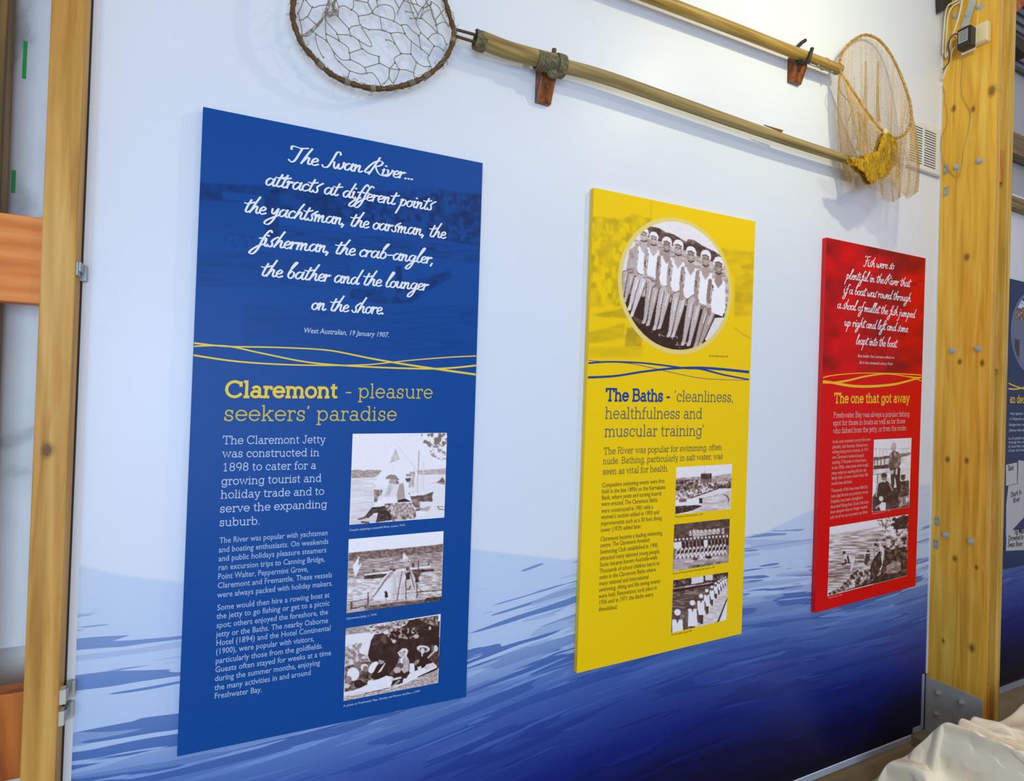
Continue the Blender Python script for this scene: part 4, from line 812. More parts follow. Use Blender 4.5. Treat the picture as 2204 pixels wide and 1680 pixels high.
# team photograph
cm = [('n', .2, .38, 40, 20, [40, 590, 565, 540, 560, 720, 40, 760], 2), ('n', .5, .7, 60, 20, [40, 920, 555, 880, 551, 945, 34, 1030], 3), ('p', .6, [205, 640, 300, 650, 470, 630, 460, 680, 380, 690, 215, 720])]
rr = random.Random(5)
for x in range(60, 560, 34): 
    y = 760 - (x - 60) * .07; cm += [('e', .88, x, y - 24, 9, 12), ('p', rr.choice((.1, .2, .95, .15)), [x - 16, y, x + 16, y - 2, x + 14, y + 60, x - 14, y + 60]), ('l', .75, 5, [x - 18, y, x - 16, y + 50])]
for x in list(range(190, 300, 34)) + list(range(330, 470, 40)) + [497]:
    y = 700 - (x - 190) * .07; cm += [('e', .85, x, y - 40, 8, 11), ('p', .9, [x - 14, y - 28, x + 14, y - 28, x + 12, y, x - 12, y]), ('l', .1, 5, [x - 8, y - 20, x + 8, y - 8])]
for x in range(80, 540, 36):
    y = 850 - (x - 80) * .09; cm += [('e', .88, x, y - 24, 9, 12), ('p', .12, [x - 14, y - 10, x + 14, y - 10, x + 12, y + 24, x - 12, y + 24]), ('l', .9, 8, [x - 10, y - 10, x - 20, y + 30]), ('l', .95, 10, [x - 18, y + 60, x + 4, y + 20, x + 22, y + 60])]
cm += [('l', .9, 8, [140, 945, 300, 915, 450, 905]), ('e', .3, 235, 915, 24, 16), ('e', .9, 290, 895, 16, 20), ('e', .12, 360, 900, 30, 14)]
O(photo([(1.7519,1.3172),(2.0646,1.3212),(2.0652,1.1325),(1.7514,1.1259)], [48, 595, 562, 540, 551, 945, 34, 1030], 130, 104, .45, cm, yel, seed=6, label='sepia team photograph of a swimming club'))
o = O(lettering('photo_inscription', [("CLAREMONT A.S.C. 1909", (1.8334,1.1298,2.0168,1.1313))], 'sans', .014, 0, M_black, yel, y=-.0250))
# line of swimmers on the boards
cm = [('n', .22, .5, 40, 10, [36, 1180, 400, 1140, 480, 1100, 550, 1040, 530, 1480, 18, 1600], 2), ('n', .05, .5, 14, 16, [38, 1115, 200, 1090, 400, 1060, 548, 1035, 540, 1080, 380, 1150, 200, 1170, 36, 1190], 3), ('p', .9, [200, 1090, 310, 1070, 310, 1130, 200, 1150]), ('p', .85, [325, 1068, 400, 1058, 400, 1110, 330, 1115]), ('l', .95, 5, [36, 1190, 200, 1165, 400, 1135]), ('l', .03, 16, [36, 1210, 200, 1186, 400, 1152]),
 ('p', .84, [200, 1560, 540, 1090, 545, 1260, 440, 1500, 240, 1560]), ('n', .7, .95, 30, 6, [240, 1540, 540, 1160, 540, 1250, 430, 1500], 4), ('p', .95, [460, 1500, 548, 1270, 535, 1480]), ('l', .06, 9, [440, 1510, 545, 1265])]
for i, (x, y, s) in enumerate(((520, 1085, .28), (500, 1095, .3), (478, 1110, .34), (455, 1125, .4), (428, 1145, .46), (390, 1180, .56), (342, 1215, .7), (288, 1265, .85), (210, 1330, 1.05), (75, 1420, 1.25))):
    cm += [('l', .4, 22 * s, [x - 36 * s, y + 60 * s, x - 50 * s, y + 150 * s]), ('l', .3, 22 * s, [x + 36 * s, y + 60 * s, x + 56 * s, y + 160 * s]), ('p', .2, [x - 22 * s, y + 180 * s, x + 26 * s, y + 180 * s, x + 20 * s, y + 300 * s, x - 10 * s, y + 300 * s]),
     ('p', .97, [x - 36 * s, y + 45 * s, x + 36 * s, y + 45 * s, x + 42 * s, y + 200 * s, x - 40 * s, y + 200 * s]), ('e', .25, x, y + 16 * s, 19 * s, 30 * s), ('p', .3, [x - 14 * s, y + 36 * s, x + 14 * s, y + 36 * s, x, y + 76 * s]), ('e', .97, x, y - 8 * s, 23 * s, 24 * s)]
O(photo([(1.7551,1.0895),(2.065,1.0907),(2.0618,0.8842),(1.7521,0.8756)], [38, 1112, 548, 1035, 530, 1480, 18, 1600], 130, 120, .5, cm, yel, seed=7, label='sepia photograph of a line of swimmers in white caps on a boardwalk'))

# ---- red panel
RCn = [(2.6551,2.6299), (3.4817,2.6415), (3.4686,0.8671), (2.6465,0.835)]
rd = [166, 36, 881, 187, 808, 2556, 82, 2750]
cm = [('n', .0, .8, 160, 120, [100, 30, 900, 180, 900, 1020, 100, 1020], 3), ('t', .5, .62, 90, 60, [500, 200, 900, 200, 900, 520, 600, 500], 4)]
red = panel('red panel about fishing, rightmost full panel next to the post', RCn, rgb(222, 2, 4), 120, 400, rd, cm, rgb(140, 10, 14), 23)
O = Off(red)
O(lettering('quotation_line', [
('Fish were so',(2.9436,2.5295,3.1959,2.5441)),
('plentiful in the River that',(2.8082,2.4493,3.3408,2.4688)),
('if a boat was rowed through',(2.79,2.3759,3.3506,2.3909)),
('a shoal of mullet the fish jumped',(2.7459,2.2983,3.3924,2.3089)),
('up right and left and some',(2.8044,2.2176,3.333,2.2271)),
('leapt into the boat.',(2.8978,2.1337,3.2443,2.1402))
], 'script', .0225, .19, M_white, red))
O(lettering('citation_line', [
('Boat builder Sam Lawrence reflects on',(2.9149,2.0699,3.2204,2.0793)),
('life in late nineteenth century Perth',(2.9296,2.0382,3.2062,2.0453))
], 'sans', .0215, 0, M_pink, red, italic=.2))
O(waves('wave_line', [([(2.6224,1.9484),(2.7184,1.9692),(2.8769,1.9866),(3.044,1.9966),(3.281,2.004),(3.4796,2.0058)], (.006, .004, .004, .006)), ([(2.6232,1.9306),(2.7406,1.9366),(2.846,1.951),(2.988,1.9779),(3.1605,1.9984),(3.3436,1.9922),(3.4802,1.9908)], (.006, .010, .009, .005, .007)),
 ([(2.6227,1.9418),(2.7198,1.9358),(2.8796,1.925),(3.047,1.9298),(3.2227,1.9464),(3.3571,1.9707),(3.48,1.996)], (.008, .013, .013, .011, .008)), ([(3.1605,1.9999),(3.3562,1.9906),(3.4811,1.9728)], (.003, .006))], mat('print_amber', rgb(246, 190, 20), .5), red))
O(lettering('heading_line', [
('The one that got away',(2.7427,1.8386,3.3648,1.8567))
], 'slab', .066, 12.5, bpy.data.materials['print_amber'], red))
O(lettering('introduction_line', [
('Freshwater Bay was always a popular fishing',(2.7406,1.7668,3.3682,1.7822)),
('spot for those in boats as well as for those',(2.7402,1.7285,3.3323,1.745)),
('who fished from the jetty, or from the rocks.',(2.7408,1.6903,3.3464,1.7084))
], 'slab', .036, 7.5, M_pink, red))
O(lettering('body_text_line', [
('In the early twentieth century fish were',(2.7395,1.6413,3.0371,1.6528)),
('plentiful, with flounder, flathead and',(2.7397,1.616,3.0125,1.6247)),
('whiting being most common. In 1911',(2.739,1.5918,3.0202,1.6011)),
('one Claremont resident boasted',(2.7392,1.5664,2.9865,1.5723)),
('catching 17 flounder in three hours.',(2.7385,1.5411,3.0111,1.5484)),
('In the 1930s, when times were tough,',(2.7388,1.5147,3.0265,1.5245)),
('many relied on catching fish for the',(2.739,1.4893,3.0105,1.4973)),
('family table. In more recent times, fish',(2.7392,1.4651,3.0258,1.4746)),
('stocks have declined.',(2.7386,1.4387,2.9001,1.444)),
('Thousands of fish have been killed by',(2.7383,1.4044,3.0266,1.4128)),
('toxic algal blooms and pollution events.',(2.7386,1.378,3.0325,1.3872)),
('Dolphins have been entangled in',(2.738,1.3516,2.9882,1.3606)),
('discarded fishing lines. Exotic fish have',(2.7373,1.3264,3.0348,1.3359)),
('been dumped when no longer wanted.',(2.7376,1.3011,3.0301,1.3127)),
("Let's do all we can to protect our River.",(2.7369,1.2758,3.0332,1.286))
], 'sans', .0245, 0, M_pink2, red))
O(lettering('caption', [
('A fishing party at the jetty, c.1920',(3.0642,1.2765,3.2184,1.2851)),
('Fishing the bay, 1900s',(2.7361,0.8917,2.846,0.8944))
], 'sans', .010, 0, M_pink2, red))
O(photo([(3.0666,1.658),(3.3948,1.6666),(3.3903,1.2973),(3.0666,1.2887)], [603, 103, 927, 87, 907, 682, 586, 727], 90, 160, .92, [
 ('n', .8, .96, 60, 30, [590, 260, 920, 240, 915, 500, 590, 520], 2), ('n', .2, .5, 20, 8, [600, 255, 740, 240, 740, 262, 600, 285], 3), ('n', .3, .6, 20, 8, [820, 225, 920, 212, 918, 235, 820, 258], 4), ('l', .5, 3, [602, 180, 740, 185, 922, 178]), ('n', .1, .35, 12, 10, [598, 330, 725, 315, 725, 350, 598, 358], 5)] +
 [('l', .25, 7, [x, 262, x, 340]) for x in (608, 632, 660, 690)] + [('l', .6, 3, [x, 182, x, 250]) for x in (620, 650, 680, 710, 850, 880)] + [('l', .35, 6, [598, 405, 630, 402, 720, 385]), ('l', .3, 6, [632, 400, 630, 480]),
 ('e', .6, 768, 180, 20, 26), ('p', .68, [740, 180, 752, 150, 760, 125, 782, 128, 795, 160, 790, 168]), ('n', .3, .55, 24, 40, [735, 225, 765, 200, 810, 210, 832, 250, 830, 310, 800, 370, 740, 370, 722, 330], 6), ('p', .75, [770, 210, 785, 210, 778, 250]), ('n', .08, .25, 16, 40, [742, 350, 825, 345, 825, 530, 800, 545, 780, 420, 770, 520, 748, 520], 7), ('p', .7, [742, 370, 775, 360, 765, 400, 745, 400]), ('p', .75, [785, 355, 805, 350, 800, 410, 785, 400]),
 ('n', .05, .3, 24, 30, [590, 600, 640, 520, 700, 540, 905, 480, 905, 680, 590, 725], 8), ('n', .06, .2, 20, 20, [640, 480, 710, 455, 745, 490, 755, 550, 700, 590, 620, 590], 9), ('e', .45, 688, 430, 24, 28), ('e', .2, 688, 410, 26, 18), ('p', .8, [680, 455, 700, 455, 695, 480]), ('l', .6, 14, [630, 500, 620, 590]), ('l', .6, 12, [735, 490, 760, 540]),
 ('e', .3, 850, 430, 20, 24), ('p', .15, [828, 410, 875, 405, 870, 420, 835, 422]), ('n', .1, .35, 16, 20, [820, 460, 905, 455, 905, 560, 830, 580], 10), ('e', .88, 662, 612, 18, 22), ('p', .92, [640, 670, 670, 640, 700, 645, 700, 712, 660, 716]), ('l', .7, 12, [620, 690, 650, 665]),
 ('n', .3, .7, 12, 10, [810, 600, 905, 580, 900, 670, 815, 685], 11), ('l', .5, 5, [815, 600, 850, 500, 890, 520, 900, 600]), ('e', .85, 885, 620, 12, 22), ('l', .3, 10, [720, 700, 820, 650])], red, seed=8, label='sepia photograph of an angler standing with seated children'))
O(photo([(2.736,1.2366),(3.3846,1.2586),(3.3836,0.9308),(2.7338,0.9032)], [222, 855, 900, 745, 885, 1275, 203, 1450], 170, 140, .93, [
 ('n', .78, .95, 60, 14, [215, 915, 650, 850, 620, 900, 215, 1000], 2), ('n', .45, .95, 70, 9, [215, 960, 680, 880, 660, 1100, 420, 1300, 205, 1440], 3), ('n', .35, .9, 60, 8, [215, 1150, 500, 1080, 520, 1200, 205, 1330], 4), ('n', .62, .8, 60, 14, [225, 920, 420, 895, 650, 850, 640, 860, 420, 925, 225, 945], 5),
 ('t', .1, .5, 22, 22, [750, 775, 900, 745, 898, 890, 800, 910, 740, 850], 6), ('n', .02, .3, 20, 20, [760, 790, 895, 755, 895, 860, 800, 880], 7), ('l', .2, 7, [680, 960, 690, 870, 650, 800, 615, 800]), ('l', .25, 6, [690, 870, 740, 830]), ('l', .25, 5, [665, 860, 655, 790]), ('l', .25, 4, [690, 850, 705, 800]), ('l', .3, 4, [680, 840, 630, 830]), ('t', .3, .6, 10, 10, [600, 780, 750, 770, 740, 860, 630, 860], 8),
 ('n', .3, .95, 22, 22, [660, 960, 700, 880, 800, 900, 900, 870, 895, 990, 740, 1000, 660, 1020], 9), ('n', .05, .9, 20, 18, [660, 1000, 895, 930, 890, 1100, 700, 1150], 10), ('n', .02, .4, 20, 18, [680, 1060, 890, 1020, 888, 1270, 600, 1330, 660, 1200], 11), ('n', .35, .65, 26, 20, [700, 1190, 760, 1150, 830, 1160, 830, 1230, 740, 1270, 690, 1250], 12), ('n', .03, .25, 30, 20, [500, 1290, 885, 1240, 885, 1275, 330, 1410, 360, 1360], 13),
 ('n', .1, .95, 16, 22, [330, 1340, 400, 1260, 470, 1210, 600, 1190, 660, 1250, 560, 1330, 320, 1410], 14), ('n', .1, .8, 14, 12, [215, 1420, 330, 1360, 330, 1410, 215, 1448], 15),
 ('e', .12, 336, 1076, 12, 12), ('l', .8, 22, [345, 1100, 375, 1130]), ('p', .85, [350, 1090, 400, 1110, 400, 1160, 370, 1150]), ('l', .1, 14, [365, 1110, 375, 1165]), ('l', .1, 14, [345, 1140, 355, 1165, 325, 1180]), ('p', .9, [405, 1120, 425, 1120, 400, 1230, 385, 1250]),
 ('e', .15, 537, 1066, 12, 12), ('n', .05, .3, 14, 14, [515, 1090, 555, 1085, 550, 1140, 520, 1190, 503, 1170], 16), ('e', .3, 612, 975, 10, 12), ('n', .35, .95, 14, 14, [580, 1020, 635, 995, 650, 1050, 620, 1060, 625, 1120, 590, 1140], 17), ('n', .05, .35, 14, 20, [590, 1120, 640, 1060, 660, 1180, 600, 1290, 550, 1330, 560, 1180], 18), ('e', .15, 600, 1010, 14, 14), ('l', .9, 12, [640, 1000, 645, 1060])], red, seed=9, label='sepia photograph of people fishing from the rocks'))

# ---- dark blue panel beyond the post
NC = [(4.3073,2.6391), (5.25, (4.3073,2.6391)[1]), (5.25, .86), ((4.3073,2.6391)[0], .86)]
nav = panel('dark navy panel with newspaper clippings, half hidden behind the double post', NC, rgb(36, 56, 96), 40, 90, [0, 0, 100, 0, 100, 200, 0, 200], [], rgb(20, 30, 60), 24)
O = Off(nav)
oc = [(4.4179,2.2287),(4.8301,2.2567),(4.5705,2.5994),(4.5973,2.0583)]
ox, oz = oc[0][0] + .30, (oc[2][1] + oc[3][1]) / 2; orx, orz = .31, (oc[2][1] - oc[3][1]) / 2
me = MB().add([(ox + orx * math.cos(a * math.pi / 32), -.0244, oz + orz * math.sin(a * math.pi / 32)) for a in range(64)], [tuple(range(64))]).mesh('photo_rim')
O(obj('photo_rim', me, mat('print_periwinkle', rgb(92, 108, 156), .45), nav))
nx = ny = 120; X, Y = drawco([0, 0, 100, 0, 100, 100, 0, 100], nx, ny); U = np.full(X.shape, .0)
colr = np.zeros((ny, nx, 3)); colr[:] = rgb(206, 216, 232)[:3]; hillm = (Y > 24) & (Y < 37); nn = vnoise(X, Y, 3, 2, 5); colr[hillm] = rgb(112, 74, 58)[:3]; colr[hillm & (nn > .55)] = rgb(176, 168, 168)[:3]; wm = Y >= 37; colr[wm] = rgb(104, 108, 142)[:3]
tr = (vnoise(X, Y, 7, 5, 8) > .5) & (X < 55) & (Y < 24 + 0 * X) | ((vnoise(X, Y, 6, 9, 9) > .47) & (X < 18) & (Y > 60)); colr[tr] = rgb(34, 38, 30)[:3]
mk = ((X - 50) / 46) ** 2 + ((Y - 50) / 47) ** 2 < 1
O(obj('photograph', gridmesh('photograph', [(ox - orx, oz + orz), (ox + orx, oz + orz), (ox + orx, oz - orz), (ox - orx, oz - orz)], -.0246, nx, ny, colr, mk), M_photo, nav))['label'] = 'oval colour photograph of a river bay'
O(waves('wave_line', [([(4.3959,1.9982),(4.4977,1.9807),(4.6725,1.9652),(4.967,1.9661)], (.008, .008)), ([(4.3976,1.9644),(4.4984,1.9662),(4.6712,1.9915),(4.9638,2.0296)], (.009, .008))], M_gold, nav))
O(lettering('heading_line', [
('an dec',(4.4149,1.8817,4.5991,1.8828))
], 'slab', .066, 11, M_gold, nav))
O(lettering('body_text_line', [
('may appear to',(4.4219,1.8071,4.6185,1.8084)),
('s: Hazards and',(4.4169,1.7731,4.6202,1.7753)),
('dangerous cur',(4.412,1.7374,4.6131,1.7404)),
('(thinus leave)',(4.4137,1.7018,4.6009,1.7056)),
('es of suitable and',(4.4128,1.6526,4.6174,1.6552)),
('through the con',(4.414,1.6288,4.6186,1.6309)),
('by Swan River and',(4.4119,1.6034,4.6199,1.6048)),
('of near the South',(4.4132,1.578,4.6211,1.5804))
], 'sans', .024, 0, M_pale, nav))
M_news = mat('newsprint', rgb(196, 196, 200), .6)
def clipping(q_, y): 
    return O(MB().add([(p[0], y, p[1]) for p in q_], [tuple(range(len(q_)))]).build('newspaper_clipping', M_news, nav))
clipping([(4.4164,0.9715),(4.4171,1.0993),(4.5376,1.0905),(4.7288,1.0838),(4.7355,0.9503)], -.0244)
clipping([(4.3906,1.4984),(4.5255,1.5111),(4.532,1.3795),(4.3969,1.3704)], -.0244)
clipping([(4.5391,1.5253),(4.7379,1.5051),(4.746,1.3418),(4.5377,1.3793)], -.0245)
clipping([(4.4052,1.2564),(4.4248,1.3693),(4.6247,1.3833),(4.6501,1.3164),(4.6427,1.1705),(4.4122,1.057)], -.0246)
O(lettering('clipping_line', [
('Shark',(4.416,1.4622,4.485,1.4639)),
('Shark In',(4.4564,1.2965,4.5874,1.3105)),
('River',(4.4865,1.2592,4.572,1.2692)),
('ng Man',(4.5173,1.0668,4.6348,1.0629)),
('Drowned In',(4.4414,1.0298,4.6249,1.0257)),
('Swan River',(4.4362,0.9925,4.6182,0.984))
], 'sans', .048, 0, M_black, nav, y=-.0252))

# ============================================================ WALL BRACKETS, NETS
M_redwood = wood('jarrah_block', rgb(124, 64, 12), rgb(66, 28, 8), rgb(160, 92, 22), (20, 20, 20), rough=.3, spec=.5)
M_iron = mat('dark_iron', rgb(52, 48, 40), .45, .5, vary=.2, vscale=40)
PYD = -.063
def bracket(q_, lab, hook=True):
    """q_: x of block left/right, z top/bottom"""
    x0, x1, z0, z1, hx, hz = q_
    e = empty('pole_bracket', lab, 'wall bracket', (x0, 0, z0), 'brackets carrying the net poles')
    W_ = x1 - x0; H = z1 - z0
    prof = [(0, H), (-.034, H), (-.048, H - .014), (-.048, H - .045), (-.02, 0), (0, 0)]
    MB().prism([(0, a, b_) for a, b_ in prof], (W_, 0, 0)).build('block', M_redwood, e, bevel=.002)
    MB().tube([(W_ / 2, -.036, H * .42), (W_ / 2, -.042, H * .40)], .0045, 10).build('screw', mat('brass_screw', rgb(150, 110, 50), .3, .8), e)
    # iron cradle : stem and two prongs
    cz = hz - z0; cxx = hx - x0
    MB().tube([(cxx, -.03, H - .004), (cxx, PYD + .01, cz - .034), (cxx, PYD, cz - .03)], .007, 10).build('stem', M_iron, e, smooth=True)
    arc = [(cxx + .03 * math.cos(a), PYD + .027 * math.sin(a) * .0 - .027 * math.cos(a) * 0, 0) for a in (0,)]
    pr_ = [(cxx - .004, PYD + .036, cz + .055), (cxx - .002, PYD + .031, cz + .02), (cxx, PYD + .022, cz - .016), (cxx, PYD, cz - .027), (cxx, PYD - .022, cz - .016), (cxx + .002, PYD - .031, cz + .015), (cxx + .006, PYD - .036, cz + .04)]
    if hook: pr_ = [tuple(np.array(p) - np.array((x0, 0, z0))) for p in ((2.4645,-0.022,3.524), (2.4249,-0.026,3.4925), (2.39,-0.032,3.4509), (2.3782,-0.04,3.407), (2.3871,-0.058,3.3814), (2.3987,-0.078,3.3728), (2.4041,-0.09,3.3853), (2.4101,-0.094,3.4125), (2.416,-0.096,3.4344))]
    if not hook: pr_ = pr_[2:5]
    MB().tube(spline(pr_, 6), .0085 if hook else .0065, 10).build('cradle', M_iron, e, smooth=True)
    return e
bl = [(1.0535,3.0002),(1.1429,2.9697),(1.0502,2.879)]
br = [(2.3751,3.4249),(2.4922,3.4011),(2.3746,3.3133)]
LP_Z = 3.010
def polez(x): return LP_Z
lx0 = bl[0][0]; rx0 = br[0][0]
b1 = bracket((lx0 + .0, lx0 + .058, bl[2][1], bl[0][1] - .0, (1.0933,-0.063,2.9808)[0], (1.0812,-0.063,2.9989)[2]), 'dark red wooden bracket under the twine-bound pole of the coarse net', False)
b2 = bracket((rx0 + .0, rx0 + .075, br[2][1], br[0][1] - .0, (2.3792,-0.063,3.4107)[0], (2.3792,-0.063,3.4107)[2]), 'dark red wooden bracket with iron cradle under the fine net pole')
M_pole = wood('weathered_pole', rgb(160, 138, 88), rgb(116, 96, 56), rgb(182, 160, 112), (1.3, 40, 40), rough=.6, streak=.3)
M_pole2 = wood('varnished_pole', rgb(168, 134, 60), rgb(122, 92, 34), rgb(186, 154, 86), (1.3, 36, 36), rough=.42, streak=.3)
M_twine = wood('hemp_twine', rgb(124, 114, 84), rgb(84, 78, 56), rgb(150, 142, 110), (30, 80, 80), rough=.9)
M_rust = mat('rusty_ring', rgb(98, 72, 40), .75, .2, vary=.55, vscale=60, bump=.8, bscale=160)
M_string = mat('net_string', rgb(146, 138, 116), .9)
# --- coarse crab net, left
cn = empty('scoop_net', 'coarse crab scoop net with rusty ring on a long twine-bound pole', 'fishing net', (1.2, 0, 3.0))
def Cn(o): o.location = (-1.2, 0, -3.0); return o
pl_ = [(0.8049,-0.063,2.996), (0.9229,-0.063,2.992), (1.1079,-0.063,3.0032), (1.309,-0.063,3.0138), (1.6298,-0.063,3.0115), (1.9962,-0.063,3.007), (2.4154,-0.063,3.0053), (2.8295,-0.063,3.0109)]
P_ = spline(pl_, 10); n = len(P_)
Cn(MB().tube(P_, list(np.interp(np.linspace(0, 1, n), [0, .12, .25, .5, 1], [.0235, .0245, .0235, .0235, .0205])), 18).build('pole', M_pole, cn, smooth=True))
# flat stave bound along the near end
st_ = spline([tuple(np.array(p) + np.array((0, -.005, .004))) for p in pl_[:3]], 10)
Cn(MB().tube(st_, .026, 14).build('socket_sleeve', wood('sleeve', rgb(170, 142, 80), rgb(110, 90, 46), rgb(190, 164, 104), (1.5, 30, 30), rough=.45), cn, smooth=True))
def wrap(px0, px1, nturn, r, parent, fix, thick=.003, m=M_twine):
    a = np.array(px0); b_ = np.array(px1); mb = MB(); pts = []
    d = (b_ - a); L = np.linalg.norm(d); d /= L; u = np.cross(d, (0, 1, 0)); u /= np.linalg.norm(u); v = np.cross(d, u)
    N = nturn * 14
    for i in range(N + 1):
        t = i / N; an = 2 * math.pi * nturn * t; rr_ = r * (1 + .02 * math.sin(t * 40)); pts.append(a + d * L * t + (u * math.cos(an) + v * math.sin(an)) * rr_)
    mb.tube(pts, thick, 6); return fix(mb.build('twine_binding', m, parent, smooth=True))
wrap((0.788,-0.063,2.9971), (0.8253,-0.063,2.9944), 7, .029, cn, Cn)
wrap((1.0194,-0.066,2.9944), (1.0986,-0.066,2.9975), 13, .030, cn, Cn)
wrap((1.0986,-0.066,2.9975), (1.1314,-0.066,2.9985), 6, .036, cn, Cn, .004)
kx = (1.0925,-0.063,3.0536); kb = (1.0882,-0.063,3.0158)
Cn(MB().tube([kb, ((kx[0] + kb[0]) / 2, -.063, (kx[2] + kb[2]) / 2), kx], .0085, 10).build('peg', mat('old_peg', rgb(96, 76, 50), .7), cn, smooth=True))
kc = (1.0883,-0.066,2.9647)
Cn(MB().sphere(kc, .022, 12, 8, (1.1, .9, .8)).build('knot', M_twine, cn, smooth=True))
for r0, r1 in (((0.712,-0.063,3.0074), (0.7842,-0.063,3.0114)), ((0.7128,-0.063,2.9863), (0.7851,-0.063,2.9869))):
    Cn(MB().tube([r0, r1, tuple(np.array(r1) + np.array((.02, 0, -.002)))], .0048, 10).build('ring_tang', M_rust, cn, smooth=True))
ringp = [(977, 68), (974, 92), (962, 118), (945, 142), (915, 165), (882, 181), (850, 190), (820, 193), (792, 190), (760, 181), (730, 170), (703, 153), (675, 125), (652, 98), (635, 65), (629, 35), (632, 0)]
RB = [(0.7139,-0.063,2.9989), (0.7105,-0.063,2.9613), (0.6944,-0.063,2.917), (0.6674,-0.063,2.873), (0.6222,-0.063,2.8259), (0.5731,-0.063,2.7903), (0.5263,-0.063,2.7661), (0.4832,-0.063,2.7502), (0.4435,-0.063,2.7425), (0.3989,-0.063,2.7418), (0.3577,-0.063,2.7473), (0.3211,-0.063,2.7607), (0.2833,-0.063,2.7884), (0.2527,-0.063,2.8161), (0.2323,-0.063,2.8531), (0.2221,-0.063,2.8903), (0.223,-0.063,2.9377), (0.231,-0.063,3.0011), (0.2603,-0.063,3.0795), (0.3164,-0.063,3.1625), (0.3957,-0.063,3.2285), (0.487,-0.063,3.2573), (0.5767,-0.063,3.2409), (0.6482,-0.063,3.1855), (0.6801,-0.063,3.0911), (0.6978,-0.063,3.0439)]
RP = spline(RB, 8, True)
rr_ = [.0078 * (1 + .14 * math.sin(i * .9) + .1 * math.sin(i * 2.3)) for i in range(len(RP))]
Cn(MB().tube(RP, rr_, 12, True).build('ring', M_rust, cn, smooth=True))
# frayed bindings round the ring
rnd = random.Random(11); fz = MB()
for i in range(150):
    k = rnd.randrange(len(RP)); p = RP[k]; t = np.array(RP[(k + 1) % len(RP)]) - p; t /= np.linalg.norm(t) + 1e-9
    u = np.cross(t, (0, 1, 0)); a = rnd.uniform(0, 6.28); o1 = (u * math.cos(a) + np.array((0, 1, 0)) * math.sin(a)); L = rnd.uniform(.006, .02)
    q1 = p + o1 * .007; q2 = p + o1 * (.007 + L * .6) + t * rnd.uniform(-.012, .012); q3 = p + o1 * (.006 + L * rnd.uniform(.2, 1)) + t * rnd.uniform(-.02, .02)
    fz.tube([q1, q2, q3], rnd.uniform(.0005, .0011), 4)
Cn(fz.build('frayed_ends', M_string, cn))
for k in (5, 30, 38, 60, 74, 90, 150, 182):
    a = RP[k % len(RP)]; b_ = RP[(k + 3) % len(RP)]; wrap(a, b_, 4, .0085, cn, Cn, .0018, M_string)
SA = '610,0,7.636'
